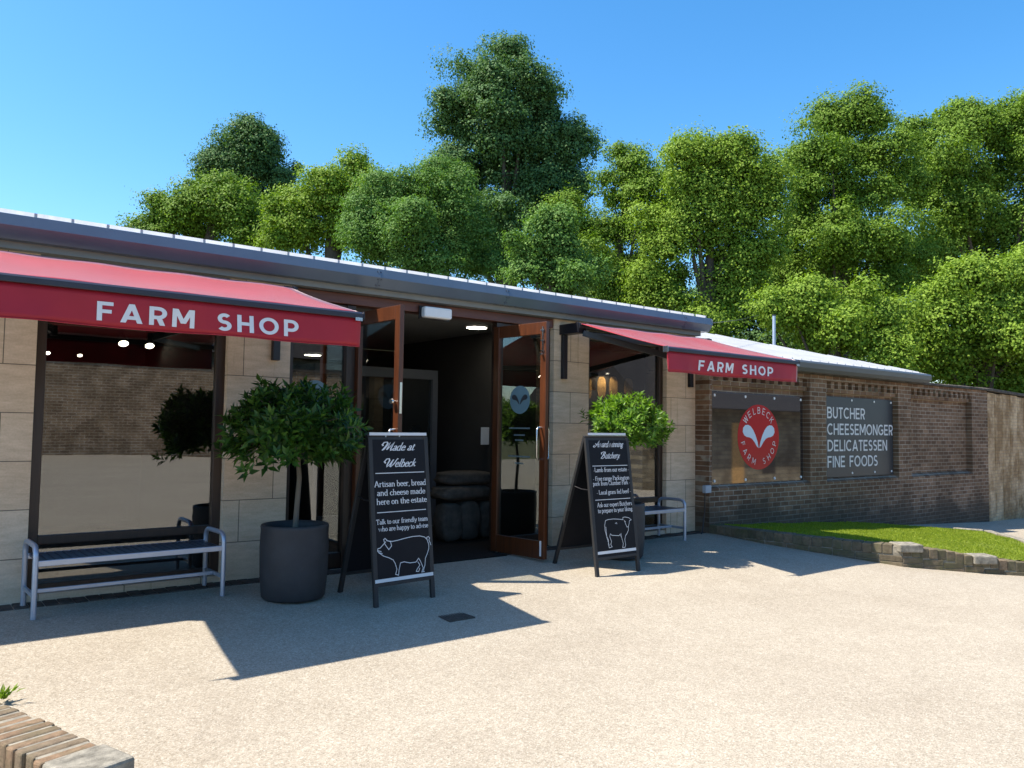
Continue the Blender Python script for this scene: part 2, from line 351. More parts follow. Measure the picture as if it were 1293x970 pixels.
# ------------------------------------------------------------------ mesh helpers
class MB:
    def __init__(self): self.v = []; self.f = []; self.sm = []
    def add(self, vs, fs, smooth=False):
        o = len(self.v); self.v += [tuple(p) for p in vs]
        self.f += [tuple(i+o for i in f) for f in fs]; self.sm += [smooth]*len(fs)
        return self
    def box(self, x0, x1, y0, y1, z0, z1):
        p = [(x0, y0, z0), (x1, y0, z0), (x1, y1, z0), (x0, y1, z0), (x0, y0, z1), (x1, y0, z1), (x1, y1, z1), (x0, y1, z1)]
        return self.add(p, [(0, 3, 2, 1), (4, 5, 6, 7), (0, 1, 5, 4), (1, 2, 6, 5), (2, 3, 7, 6), (3, 0, 4, 7)])
    def bar(self, a, b, wid, hgt, up=(0, 0, 1)):
        a = Vector(a); b = Vector(b); d = (b-a).normalized(); u = Vector(up)
        s = d.cross(u)
        if s.length < 1e-4: s = d.cross(Vector((1, 0, 0)))
        s.normalize(); u = s.cross(d).normalized()
        s *= wid/2; u *= hgt/2
        p = [a-s-u, a+s-u, a+s+u, a-s+u, b-s-u, b+s-u, b+s+u, b-s+u]
        return self.add(p, [(0, 1, 2, 3), (7, 6, 5, 4), (0, 4, 5, 1), (1, 5, 6, 2), (2, 6, 7, 3), (3, 7, 4, 0)])
    def tube(self, pts, r, n=10, cap=True):
        pts = [Vector(p) for p in pts]; rs = r if isinstance(r, (list, tuple)) else [r]*len(pts)
        rings = []; prev = None
        for i, p in enumerate(pts):
            d = (pts[min(i+1, len(pts)-1)]-pts[max(i-1, 0)]).normalized()
            if prev is None:
                s = d.cross(Vector((0, 0, 1)))
                if s.length < 1e-3: s = d.cross(Vector((0, 1, 0)))
            else: s = prev - d*prev.dot(d)
            s.normalize(); prev = s; t = d.cross(s)
            rings.append([p+(s*math.cos(2*math.pi*k/n)+t*math.sin(2*math.pi*k/n))*rs[i] for k in range(n)])
        vs = [q for g in rings for q in g]; fs = []
        for i in range(len(rings)-1):
            for k in range(n):
                a = i*n+k; b2 = i*n+(k+1) % n
                fs.append((a, b2, b2+n, a+n))
        self.add(vs, fs, True)
        if cap:
            self.add(rings[0], [tuple(range(n))[::-1]]); self.add(rings[-1], [tuple(range(n))])
        return self
    def lathe(self, prof, c=(0, 0, 0), n=40, smooth=True):
        vs = []; fs = []
        for r, z in prof:
            for k in range(n):
                a = 2*math.pi*k/n; vs.append((c[0]+r*math.cos(a), c[1]+r*math.sin(a), c[2]+z))
        for i in range(len(prof)-1):
            for k in range(n):
                a = i*n+k; b2 = i*n+(k+1) % n
                fs.append((a, b2, b2+n, a+n))
        return self.add(vs, fs, smooth)
    def prism(self, prof, x0, x1):                       # (y, z) outline swept along x
        n = len(prof)
        vs = [(x0, y, z) for y, z in prof]+[(x1, y, z) for y, z in prof]
        fs = [(i, (i+1) % n, (i+1) % n+n, i+n) for i in range(n)]+[tuple(range(n))[::-1], tuple(range(n, 2*n))]
        return self.add(vs, fs)
    def poly(self, pts): return self.add(pts, [tuple(range(len(pts)))])
    def slab(self, poly, dn):                             # polygon given thickness along dn
        n = len(poly); a = [Vector(p) for p in poly]; b = [p+Vector(dn) for p in a]
        return self.add(a+b, [tuple(range(n)), tuple(range(n, 2*n))[::-1]]+[(i, i+n, (i+1) % n+n, (i+1) % n) for i in range(n)])
    def build(self, name, m, parent=None, bevel=0., loc=None, fixn=False):
        me = bpy.data.meshes.new(name); me.from_pydata(self.v, [], self.f)
        me.polygons.foreach_set('use_smooth', self.sm)
        me.materials.append(m); me.update()
        o = bpy.data.objects.new(name, me); COL.objects.link(o)
        if fixn:
            import bmesh
            bm = bmesh.new(); bm.from_mesh(me); bmesh.ops.recalc_face_normals(bm, faces=bm.faces); bm.to_mesh(me); bm.free()
        if parent is not None:
            o.parent = parent
            o.matrix_parent_inverse = WORLD[parent].inverted() if parent in WORLD else Matrix()
        if loc is not None: o.location = loc
        if bevel:
            bv = o.modifiers.new('bevel', 'BEVEL'); bv.width = bevel; bv.segments = 2; bv.limit_method = 'ANGLE'
        WORLD[o] = WORLD[parent] @ Matrix() if (parent in WORLD and False) else Matrix.Identity(4)
        return o
WORLD = {}
def empty(name, loc, label, cat, group=None, rz=0.):
    o = bpy.data.objects.new(name, None); COL.objects.link(o)
    o.location = loc; o.rotation_euler = (0, 0, rz); o.empty_display_size = .1
    WORLD[o] = Matrix.Translation(loc) @ Matrix.Rotation(rz, 4, 'Z')
    return tag(o, label, cat, group)
def local_empty(name, loc, label, cat, group=None, rz=0.):
    """an Empty whose parts are modelled round its own origin"""
    o = empty(name, loc, label, cat, group, rz); WORLD[o] = Matrix.Identity(4); return o
def tag(o, label, cat, group=None, kind=None):
    if label: o['label'] = label
    if cat: o['category'] = cat
    if group: o['group'] = group
    if kind: o['kind'] = kind
    return o
def structure(o): o['kind'] = 'structure'; return o

# ------------------------------------------------------------------ ribbon lettering
def arc(cx, cy, rx, ry, a0, a1, n=10):
    return [(cx+rx*math.cos(R(a0+(a1-a0)*i/n)), cy+ry*math.sin(R(a0+(a1-a0)*i/n))) for i in range(n+1)]
def ribbon(pts, wf, closed=False):
    """flat outline quads along a centre line; wf(dx, dy) gives the width for a direction"""
    n = len(pts); L = []; Rr = []
    for i, (x, y) in enumerate(pts):
        if closed: p0 = pts[i-1]; p1 = pts[(i+1) % n]; q0 = (x-p0[0], y-p0[1]); q1 = (p1[0]-x, p1[1]-y)
        else:
            q0 = (x-pts[i-1][0], y-pts[i-1][1]) if i else None
            q1 = (pts[i+1][0]-x, pts[i+1][1]-y) if i < n-1 else None
            q0 = q0 or q1; q1 = q1 or q0
        l0 = math.hypot(*q0) or 1e-6; l1 = math.hypot(*q1) or 1e-6
        d0 = (q0[0]/l0, q0[1]/l0); d1 = (q1[0]/l1, q1[1]/l1)
        nx, ny = -(d0[1]+d1[1]), d0[0]+d1[0]; ln = math.hypot(nx, ny)
        if ln < .25: nx, ny = -d0[1], d0[0]; ln = 1
        nx /= ln; ny /= ln
        c = max(.55, nx*-d0[1]+ny*d0[0])
        wv = wf(d0[0]+d1[0], d0[1]+d1[1])/2/c
        L.append((x+nx*wv, y+ny*wv)); Rr.append((x-nx*wv, y-ny*wv))
    qs = []
    for i in range(n if closed else n-1):
        j = (i+1) % n
        qs.append([Rr[i], Rr[j], L[j], L[i]])
    return qs
def sans(ch, w):
    h = w/2; st = []; pg = []
    def D(x0, y0, x1, y1, k=1.12):
        q = w*k; pg.append([(x0, y0), (x0+q, y0), (x1+q, y1), (x1, y1)] if y1 > y0 else [(x1, y1), (x1+q, y1), (x0+q, y0), (x0, y0)])
    def stem(x): st.append([(x, 0), (x, 1)])
    def bowl(x, r, yt, yb):
        ry = (yt-yb)/2; st.append([(0, yt), (x, yt)]+arc(x, (yt+yb)/2, r, ry, 90, -90)[1:-1]+[(x, yb), (0, yb)])
    if ch == 'F': stem(h); st += [[(w, 1-h), (.60, 1-h)], [(w, .50), (.54, .50)]]; a = .62
    elif ch == 'E': stem(h); st += [[(w, 1-h), (.62, 1-h)], [(w, .5), (.57, .5)], [(w, h), (.63, h)]]; a = .66
    elif ch == 'L': stem(h); st += [[(w, h), (.56, h)]]; a = .56
    elif ch == 'I': stem(h); a = w
    elif ch == 'A': D(0, 0, .43-w*.56, 1); D(.86-w*1.12, 0, .43-w*.56, 1); st.append([(.2, .27), (.66, .27)]); a = .86
    elif ch == 'R': stem(h); bowl(.36, .27-h*.2, 1-h, .42); D(.64-w*1.15, 0, .26, .42, 1.2); a = .68
    elif ch == 'P': stem(h); bowl(.36, .28-h*.2, 1-h, .38); a = .66
    elif ch == 'B': stem(h); bowl(.36, .22, 1-h, .53); bowl(.38, .25, .53, h); a = .70
    elif ch == 'D': stem(h); bowl(.34, .42-h*.2, 1-h, h); a = .80
    elif ch == 'M': stem(h); stem(.92-h); D(.46-w*.55, .22, w*.15, 1); D(.46-w*.55, .22, .92-w*1.25, 1); a = .92
    elif ch == 'N': stem(h); stem(.76-h); D(.76-w*1.1, 0, 0, 1); a = .76
    elif ch == 'H': stem(h); stem(.74-h); st.append([(w, .5), (.74-w, .5)]); a = .74
    elif ch == 'K': stem(h); D(.14, .42, .50, 1); D(.52, 0, .24, .55); a = .68
    elif ch == 'T': st += [[(.31, 0), (.31, 1-w)], [(0, 1-h), (.62, 1-h)]]; a = .62
    elif ch == 'U': st.append([(h, 1), (h, .34)]+arc(.35, .34, .35-h, .34-h, 180, 360)[1:-1]+[(.70-h, .34), (.70-h, 1)]); a = .70
    elif ch == 'O': st.append(('c', arc(.47, .5, .47-h, .5-h, 0, 360, 28)[:-1])); a = .94
    elif ch == 'C': st.append(arc(.47, .5, .47-h, .5-h, 48, 312, 22)); a = .82
    elif ch == 'G': st.append(arc(.47, .5, .47-h, .5-h, 48, 330, 22)+[(.85-h, .47)]); st.append([(.48, .47), (.85, .47)]); a = .88
    elif ch == 'S':
        q = (.5-h)/2; st.append(arc(.31, .5+q, .30-h, q, 35, 265, 16)+arc(.31, .5-q, .31-h, q, 85, -145, 16)); a = .62
    elif ch == 'W': D(.22, 0, 0, 1); D(.22, 0, .44, 1); D(.66, 0, .44, 1); D(.66, 0, .88, 1); a = 1.05
    else: a = .34
    return a, st, pg
E_ = lambda cx, cy, rx, ry: arc(cx, cy, rx, ry, 0, 360, 14)
SERIF = {
 'a': (.48, [[(.07, .48), (.13, .58), (.25, .62), (.35, .55), (.36, .42), (.36, .08), (.45, .01)], [(.36, .38), (.2, .33), (.07, .22), (.07, .1), (.17, .01), (.28, .04), (.36, .14)]]),
 'b': (.55, [[(.02, .98), (.1, 1.), (.1, .02)], [(.1, .48), (.22, .61), (.37, .57), (.46, .4), (.46, .2), (.37, .04), (.22, 0), (.1, .07)]]),
 'c': (.46, [[(.4, .5), (.3, .62), (.16, .57), (.07, .4), (.07, .2), (.16, .04), (.3, 0), (.42, .1)]]),
 'd': (.56, [[(.34, .98), (.42, 1.), (.42, .04), (.52, .01)], [(.42, .5), (.3, .62), (.15, .57), (.06, .4), (.06, .2), (.15, .04), (.3, 0), (.42, .1)]]),
 'e': (.48, [[(.08, .36), (.42, .36), (.38, .54), (.25, .62), (.13, .56), (.06, .38), (.07, .2), (.18, .03), (.32, .02), (.43, .13)]]),
 'f': (.34, [[(.42, .90), (.35, 1.), (.24, .97), (.18, .84), (.18, .02)], [(.04, .6), (.34, .6)], [(.08, .015), (.30, .015)]]),
 'g': (.50, [E_(.22, .42, .15, .19), [(.32, .56), (.46, .62)], [(.16, .25), (.10, .14), (.2, .07), (.38, .03), (.43, -.1), (.32, -.24), (.14, -.24), (.07, -.13), (.18, .05)]]),
 'h': (.57, [[(.02, .98), (.1, 1.), (.1, .02)], [(.1, .46), (.22, .6), (.35, .6), (.43, .47), (.43, .02)], [(.02, .015), (.19, .015)], [(.34, .015), (.52, .015)]]),
 'i': (.27, [[(.04, .59), (.13, .62), (.13, .02)], [(.04, .015), (.22, .015)], [(.10, .84), (.17, .84)]]),
 'k': (.52, [[(.02, .98), (.1, 1.), (.1, .02)], [(.1, .25), (.40, .6)], [(.2, .36), (.48, .01)], [(.02, .015), (.19, .015)]]),
 'l': (.26, [[(.03, .98), (.12, 1.), (.12, .02)], [(.03, .015), (.22, .015)]]),
 'm': (.84, [[(.03, .6), (.1, .62), (.1, .02)], [(.1, .46), (.22, .6), (.33, .6), (.4, .47), (.4, .02)], [(.4, .46), (.52, .6), (.63, .6), (.7, .47), (.7, .02)], [(.02, .015), (.19, .015)], [(.31, .015), (.49, .015)], [(.61, .015), (.79, .015)]]),
 'n': (.57, [[(.03, .6), (.1, .62), (.1, .02)], [(.1, .46), (.22, .6), (.35, .6), (.43, .47), (.43, .02)], [(.02, .015), (.19, .015)], [(.34, .015), (.52, .015)]]),
 'o': (.53, [E_(.26, .31, .20, .30)]),
 'p': (.56, [[(.03, .6), (.1, .62), (.1, -.26)], [(.1, .48), (.22, .61), (.37, .57), (.46, .4), (.46, .2), (.37, .04), (.22, 0), (.1, .07)], [(.02, -.26), (.2, -.26)]]),
 'r': (.40, [[(.03, .6), (.1, .62), (.1, .02)], [(.1, .40), (.19, .56), (.3, .62), (.37, .56)], [(.02, .015), (.22, .015)]]),
 's': (.40, [[(.33, .5), (.22, .62), (.09, .55), (.1, .42), (.22, .33), (.34, .22), (.33, .08), (.2, 0), (.06, .1)]]),
 't': (.36, [[(.15, .82), (.15, .12), (.22, .01), (.34, .07)], [(.04, .6), (.33, .6)]]),
 'u': (.57, [[(.02, .6), (.1, .62), (.1, .16), (.18, .01), (.3, .02), (.43, .14)], [(.36, .6), (.43, .62), (.43, .04), (.53, .01)]]),
 'v': (.50, [[(.04, .61), (.24, .01), (.45, .61)], [(.0, .61), (.15, .61)]]),
 'w': (.76, [[(.04, .61), (.22, .01), (.38, .58), (.54, .01), (.72, .61)], [(.0, .61), (.15, .61)]]),
 'x': (.50, [[(.05, .61), (.44, .01)], [(.43, .61), (.05, .01)]]),
 'y': (.50, [[(.04, .61), (.25, .04)], [(.45, .61), (.20, -.16), (.08, -.26), (.02, -.2)], [(.0, .61), (.15, .61)]]),
 'A': (.74, [[(.05, .02), (.35, 1.)], [(.35, 1.), (.65, .02)], [(.16, .34), (.54, .34)], [(-.02, .015), (.15, .015)], [(.53, .015), (.75, .015)]]),
 'T': (.66, [[(.32, .98), (.32, .02)], [(.03, .82), (.06, .97), (.58, .97), (.61, .82)], [(.2, .015), (.44, .015)]]),
 'L': (.60, [[(.14, .98), (.14, .03)], [(.14, .03), (.52, .03), (.56, .2)], [(.03, .985), (.26, .985)]]),
 'F': (.58, [[(.14, .98), (.14, .02)], [(.14, .96), (.5, .96), (.53, .8)], [(.14, .52), (.42, .52)], [(.03, .015), (.26, .015)]]),
 'P': (.60, [[(.14, .98), (.14, .02)], [(.05, .97), (.36, .97), (.52, .84), (.52, .64), (.36, .5), (.14, .5)], [(.03, .015), (.26, .015)]]),
 'C': (.72, [[(.62, .76), (.5, .96), (.3, .97), (.1, .76), (.06, .45), (.16, .14), (.36, .01), (.56, .06), (.66, .22)]]),
 'B': (.64, [[(.14, .98), (.14, .02)], [(.04, .97), (.36, .97), (.49, .85), (.47, .64), (.34, .53), (.14, .53)], [(.34, .53), (.53, .42), (.56, .2), (.42, .03), (.04, .02)]]),
 ',': (.20, [[(.10, .07), (.12, .0), (.06, -.13)]]), '-': (.32, [[(.05, .30), (.27, .30)]]),
}
SCRIPT = {
 'M': (1.05, [[(.02, .62), (-.12, .8), (-.05, 1.08), (.2, 1.14), (.34, .95), (.26, .5), (.12, .02)], [(.20, .1), (.55, 1.06), (.52, .1)], [(.52, .1), (.92, 1.1), (.86, .3), (.92, .03), (1.05, .12)]]),
 'W': (1.12, [[(.05, .5), (-.14, .72), (-.02, 1.06), (.22, 1.1), (.34, .85), (.28, .3), (.34, .02), (.55, .35), (.72, .98)], [(.66, .6), (.64, .1), (.74, .02), (.95, .45), (1.08, 1.08), (1.18, 1.02)]]),
 'A': (.95, [[(.0, .35), (-.14, .1), (.05, -.04), (.3, .2), (.72, 1.08), (.70, .3), (.78, .02), (.95, .12)], [(.1, .62), (.32, .42), (.84, .40)]]),
 'B': (.80, [[(.0, .7), (-.08, .95), (.2, 1.12), (.55, 1.08), (.66, .88), (.52, .64), (.3, .56)], [(.42, 1.02), (.28, .4), (.1, .0)], [(.3, .56), (.62, .5), (.66, .2), (.42, 0), (.12, .06)]]),
}
def text_quads(s, style, w=.17, track=.0):
    """list of stroke groups (each a list of quads) and the total advance, cap height 1"""
    x = 0; out = []
    if style == 'sans':
        wf = lambda dx, dy: w
        for ch in s:
            if ch == ' ': x += .42+track; continue
            a, st, pg = sans(ch, w)
            for t in st:
                if isinstance(t, tuple): q = ribbon(t[1], wf, True)
                else: q = ribbon(t, wf)
                out.append([[(px+x, py) for px, py in k] for k in q])
            for p in pg: out.append([[(px+x, py) for px, py in p]])
            x += a+track
        return out, x-track
    if style == 'script': x = -.12
    if style == 'serif': wf = lambda dx, dy: .065+.065*abs(dy)/(math.hypot(dx, dy) or 1); sh = 0.; sx = 1.
    else: wf = lambda dx, dy: .065+.085*abs(dy)/(math.hypot(dx, dy) or 1); sh = .38; sx = .78
    for ch in s:
        if ch == ' ': x += .27; continue
        src = SCRIPT if (style == 'script' and ch in SCRIPT) else SERIF
        a, st = src[ch]
        if src is SERIF and style == 'script': st = [t for t in st if not (len(t) == 2 and abs(t[0][1]-t[1][1]) < .001 and t[0][1] < .1)]; a *= sx
        for t in st:
            k = sx if (src is SERIF and style == 'script') else 1.
            out.append([[(px*k+x+sh*py, py) for px, py in q] for q in ribbon(t, wf)])
            if len(t) > 2 and style == 'serif': pass
        if style == 'script' and src is SERIF:
            out.append([[(px+x+sh*py, py) for px, py in q] for q in ribbon([(a-.10, .05), (a-.03, .02), (a+.06, .12)], lambda dx, dy: .045)])
        x += a+(0.0 if style == 'script' else track)
    return out, x
class Lettering(MB):
    def __init__(self, O, U, V, N, off=.003):
        super().__init__(); self.O = Vector(O); self.U = Vector(U); self.V = Vector(V); self.N = Vector(N); self.off = off; self.k = 0
    def new(self):
        q = Lettering(self.O, self.U, self.V, self.N, self.off); return q
    def P(self, x, y):
        return self.O+self.U*x+self.V*y+self.N*(self.off+.00012*(self.k % 12))
    def quads(self, qs):
        for q in qs: self.add([self.P(*p) for p in q], [tuple(range(len(q)))])
        self.k += 1
    def text(self, s, style, x0, y0, x1, y1, cap, w=.17, track=0.):
        """text on a base line from (x0, y0) to (x1, y1), stretched to its length"""
        gs, adv = text_quads(s, style, w, track)
        L = math.hypot(x1-x0, y1-y0); ux, uy = (x1-x0)/L, (y1-y0)/L; k = L/adv
        for g in gs:
            self.quads([[(x0+ux*p[0]*k-uy*p[1]*cap, y0+uy*p[0]*k+ux*p[1]*cap) for p in q] for q in g])
    def stroke(self, pts, wid, closed=False):
        self.quads(ribbon(pts, lambda a, b: wid, closed))
    def loc(self, p):
        d = Vector(p)-self.O; return (d.dot(self.U), d.dot(self.V))
    def px(self, x, y): return self.loc(on_plane(x, y, self.O, self.N))
    def arc_text(self, s, cx, cy, rx, ry, a0, a1, cap, w=.17, inward=False):
        n = len(s)
        for i, ch in enumerate(s):
            a = R(a0+(a1-a0)*i/(n-1)); gs, adv = text_quads(ch, 'sans', w) if ch != ' ' else ([], 0)
            bx, by = cx+rx*math.cos(a), cy+ry*math.sin(a)
            th = a-math.pi/2 if not inward else a+math.pi/2
            c, s2 = math.cos(th), math.sin(th)
            for g in gs:
                self.quads([[(bx+c*(p[0]-adv/2)*cap-s2*p[1]*cap, by+s2*(p[0]-adv/2)*cap+c*p[1]*cap) for p in q] for q in g])

# ================================================================== SETTING
def sheet(name, x0, x1, y0, y1, nx, ny, zf, m):
    vs = []; fs = []
    for j in range(ny+1):
        for i in range(nx+1):
            x = x0+(x1-x0)*i/nx; y = y0+(y1-y0)*j/ny; vs.append((x, y, zf(x, y)))
    for j in range(ny):
        for i in range(nx):
            a = j*(nx+1)+i; fs.append((a, a+1, a+nx+2, a+nx+1))
    return MB().add(vs, fs, True).build(name, m)
structure(sheet('ground', -900, 900, -900, 900, 8, 8, lambda x, y: -1.0, M['earth']))
structure(sheet('forecourt', -24, 60, -30, 7.76, 168, 76, gz, M['gravel']))
e = MB()
x = -3.0
while x < 9.5:
    e.box(x, x+.098, 7.47, 7.685, -.03, .008+.003*math.sin(x*37)); x += .108
structure(e.build('brick_edging_strip', M['edging'], bevel=.004))

# ================================================================== SHOP BUILDING
FY = 7.70
shop = empty('shop_building', (3, FY, 0), 'low shop with pale ashlar stone piers, brown window frames and grey metal roof', 'building')
XP = [(-4.0, .983), (2.578, 3.20), (6.73, 7.35), (8.907, 9.549)]
for k, (a, b) in enumerate(XP):
    MB().box(a, b, FY, FY+.35, -.12, 2.90).build('stone_pier', M['stone'], shop)
# windows
def window(x0, x1, rail):
    f = MB(); t = .085; y0, y1 = 7.775, 7.86
    f.box(x0, x0+t, y0, y1, .06, 2.80); f.box(x1-t, x1, y0, y1, .06, 2.80)
    f.box(x0+t, x1-t, y0, y1, 2.70, 2.80); f.box(x0+t, x1-t, y0, y1, .06, .13)
    f.box(x0+t, x1-t, y0+.004, y1-.004, .455, .53)
    o = f.build('window_frame', M['frame'], shop, .006)
    MB().box(x0+t-.01, x1-t+.01, 7.812, 7.818, .12, 2.71).build('pane', M['glass'], o)
    MB().box(x0, x1, 7.72, 7.86, -.02, .055).build('sill', M['stone'], o)
    return o
w1 = window(.983, 2.578, 1); w2 = window(7.35, 8.907, 1)
# entrance
def sidelight(x0, x1):
    f = MB(); t = .065; y0, y1 = 7.775, 7.86
    f.box(x0, x0+t, y0, y1, .0, 2.78); f.box(x1-.10, x1, y0-.02, y1, .0, 2.78)
    f.box(x0+t, x1-.10, y0, y1, 2.68, 2.78); f.box(x0+t, x1-.10, y0, y1, .0, .16)
    o = f.build('side_window_frame', M['frame'], shop, .006)
    MB().box(x0+t-.01, x1-.09, 7.812, 7.818, .15, 2.69).build('pane', M['glass'], o)
    return o
sl1 = sidelight(3.20, 3.95)
f = MB(); f.box(5.85, 5.95, 7.755, 7.86, 0, 2.78); f.box(6.665, 6.73, 7.775, 7.86, 0, 2.78)
f.box(5.95, 6.665, 7.775, 7.86, 2.68, 2.78); f.box(5.95, 6.665, 7.775, 7.86, 0, .16)
sl2 = f.build('side_window_frame', M['frame'], shop, .006)
MB().box(5.94, 6.675, 7.812, 7.818, .15, 2.69).build('pane', M['glass'], sl2)
MB().box(3.2, 6.73, 7.72, 7.90, 2.785, 2.895).build('door_head_beam', M['redwood'], shop, .006)
MB().box(-4, 9.55, 7.60, 7.98, 2.90, 2.975).build('soffit', M['soffit'], shop)
# gutter: deep faceted box gutter
gp = [(7.60, 3.165), (7.50, 3.163), (7.485, 3.158), (7.447, 3.06), (7.525, 2.962), (7.64, 2.955), (7.64, 2.985), (7.54, 2.995), (7.485, 3.06), (7.48, 3.13), (7.60, 3.135)]
gut = MB().prism(gp, -4.0, 9.64).build('gutter', M['gutter'], shop)
MB().prism([(7.60, 3.16), (7.478, 3.155), (7.455, 3.13), (7.461, 3.055), (7.527, 2.966), (7.64, 2.96)], 9.642, 9.652).build('gutter_end', M['gutter'], gut)
for px, py in ((480, 352), (642, 378), (867, 405)):
    X = at(px, py, 7.45).x; j = MB()
    j.prism([(7.494, 3.164), (7.481, 3.158), (7.443, 3.059), (7.523, 2.956), (7.528, 2.960), (7.449, 3.060), (7.487, 3.156), (7.50, 3.161)], X-.005, X+.005)
    j.build('gutter_joint', M['gutter'], gut)
    for zz in (3.12, 3.04, 2.985):
        yy = 7.447+(zz-3.06)*.39 if zz > 3.06 else 7.447+(3.06-zz)*.79
        for xx in (X-.02, X+.02): MB().box(xx-.005, xx+.005, yy-.005, yy+.01, zz-.006, zz+.006).build('bolt', M['bar'], gut)
# roof: shallow hipped sheet with standing seams
SL = .226; RY = 13.2; EZ = 3.145
rz_ = lambda y: EZ+SL*(y-7.5)
hx = 9.66; rx1 = 6.6
rf = MB()
rf.slab([(-4, 7.5, rz_(7.5)), (hx, 7.5, rz_(7.5)), (rx1, RY, rz_(RY)), (-4, RY, rz_(RY))], (0, 0, -.05))
rf.slab([(hx, 7.5, rz_(7.5)), (hx, 18.9, rz_(7.5)), (rx1, RY, rz_(RY))], (0, 0, -.05))
rf.slab([(-4, RY, rz_(RY)), (rx1, RY, rz_(RY)), (hx, 18.9, rz_(7.5)), (-4, 18.9, rz_(7.5))], (0, 0, -.05))
x = -3.95
while x < 9.6:
    yt = RY if x < rx1 else 7.5+(RY-7.5)*(hx-x)/(hx-rx1)
    if yt-7.52 > .1:
        a, b = (x, 7.505), (x, yt-.02)
        vs = []
        for yy in (a[1], b[1]):
            z = rz_(yy); vs += [(x-.011, yy, z-.01), (x+.011, yy, z-.01), (x+.011, yy, z+.05), (x-.011, yy, z+.05)]
        rf.add(vs, [(0, 1, 2, 3), (7, 6, 5, 4), (0, 4, 5, 1), (1, 5, 6, 2), (2, 6, 7, 3), (3, 7, 4, 0)])
    x += .27
roof = rf.build('roof', M['zinc'], shop, fixn=True)
# interior shell
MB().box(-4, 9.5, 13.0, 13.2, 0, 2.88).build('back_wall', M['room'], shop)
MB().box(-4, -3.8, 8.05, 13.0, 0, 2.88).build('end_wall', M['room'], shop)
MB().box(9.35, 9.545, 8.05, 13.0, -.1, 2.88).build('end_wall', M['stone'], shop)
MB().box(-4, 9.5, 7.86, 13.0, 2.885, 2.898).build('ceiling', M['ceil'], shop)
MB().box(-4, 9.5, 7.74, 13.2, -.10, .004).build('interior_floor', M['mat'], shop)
MB().box(2.62, 2.75, 8.06, 11.0, .004, 2.88).build('partition', M['room'], shop)
MB().box(6.9, 7.03, 8.06, 12.0, .004, 2.88).build('partition', M['room'], shop)
# spot lamps seen through the window and the round ceiling lamps
def spot(px, py, Y, r, tilt=0., label=None):
    p = at(px, py, Y)
    o = MB()
    o.lathe([(.0, .0), (r, .0)], n=20)
    d = o.build('lamp_disc', M['spot'])
    return p, d
SPOTS = [(156, 434, 10.4, .055, 'round lit spotlight under the ceiling behind the left window, broad one'),
         (189, 437, 10.2, .05, 'tilted lit spotlight under the ceiling, right of the broad one'),
         (60, 446, 9.6, .026, 'small warm bulb at the left edge behind the left window'),
         (101, 449, 9.6, .024, 'small warm bulb hanging behind the left window, second from its left edge'),
         (269, 442, 9.2, .03, 'dim warm bulb beside the right frame of the left window')]
for px, py, Y, r, lab in SPOTS:
    p = at(px, py, Y)
    s = local_empty('spotlight', p, lab, 'spotlight')
    d = (EYE-p).normalized(); q = Vector((0, 0, 1)).rotation_difference((d*.6+Vector((.1, 0, -.75))).normalized())
    s.rotation_mode = 'QUATERNION'; s.rotation_quaternion = q
    MB().lathe([(0, -r*2.2), (r*.7, -r*2.2), (r*1.1, 0)], n=18).tube([(0, 0, -r*2.2), (0, 0, -r*3.4)], r*.25).build('lamp_can', M['black'], s)
    MB().lathe([(0, .0), (r, .0)], n=20).build('bulb', M['spot'], s)
for px, py, Y, r, lab in ((602, 413, 8.9, .15, 'round lit ceiling lamp just inside the open entrance'),
                          (395, 448.5, 9.2, .11, 'flat round lit ceiling lamp seen through the left side pane')):
    p = at(px, py, Y); p.z = 2.86 if px == 602 else p.z
    s = local_empty('ceiling_lamp', p, lab, 'ceiling lamp')
    MB().lathe([(0, .0), (r, .0), (r*1.1, .012), (r*1.1, .03)], n=28).build('lamp_rim', M['white'], s)
    MB().lathe([(0, -.004), (r*.92, -.004)], n=28).build('diffuser', M['disc'], s)

# doors -------------------------------------------------------------
def door(hx_, hy, fx, fy, z0, z1, lab):
    """leaf from hinge (hx, hy) to free edge (fx, fy)"""
    d = Vector((fx-hx_, fy-hy, 0)); L = d.length; d.normalize(); n = Vector((-d.y, d.x, 0)); th = .052
    def blk(mb, a, b, za, zb, t=th):
        p = Vector((hx_, hy, 0))
        c = [p+d*a-n*t/2, p+d*b-n*t/2, p+d*b+n*t/2, p+d*a+n*t/2]
        mb.add([(q.x, q.y, za) for q in c]+[(q.x, q.y, zb) for q in c],
               [(0, 3, 2, 1), (4, 5, 6, 7), (0, 1, 5, 4), (1, 2, 6, 5), (2, 3, 7, 6), (3, 0, 4, 7)])
    f = MB()
    blk(f, 0, .09, z0, z1); blk(f, L-.09, L, z0, z1); blk(f, .09, L-.09, z1-.14, z1, th-.004); blk(f, .09, L-.09, z0, z0+.20, th-.004)
    o = f.build('door', M['door'], shop, .004, fixn=True)
    if lab: o['label'] = lab
    g = MB(); blk(g, .085, L-.085, z0+.19, z1-.13, .008); g.build('door_pane', M['door_glass'], o, fixn=True)
    P = lambda a, z, off: Vector((hx_, hy, z))+d*a+n*off
    return o, P, L, d, n
d1, P1, L1, dd1, n1 = door(3.975, 7.78, 4.02, 6.90, .015, 2.705, None)
d2, P2, L2, dd2, n2 = door(5.83, 7.76, 5.935, 6.90, .015, 2.715, None)
s1 = 1 if n1.x < 0 else -1; s2 = 1 if n2.x < 0 else -1      # side facing the camera
k = MB(); k.bar(P1(L1+.003, 1.62, 0), P1(L1+.003, 1.93, 0), .026, .006, (dd1.x, dd1.y, 0)); k.build('lock_plate', M['steel'], d1)
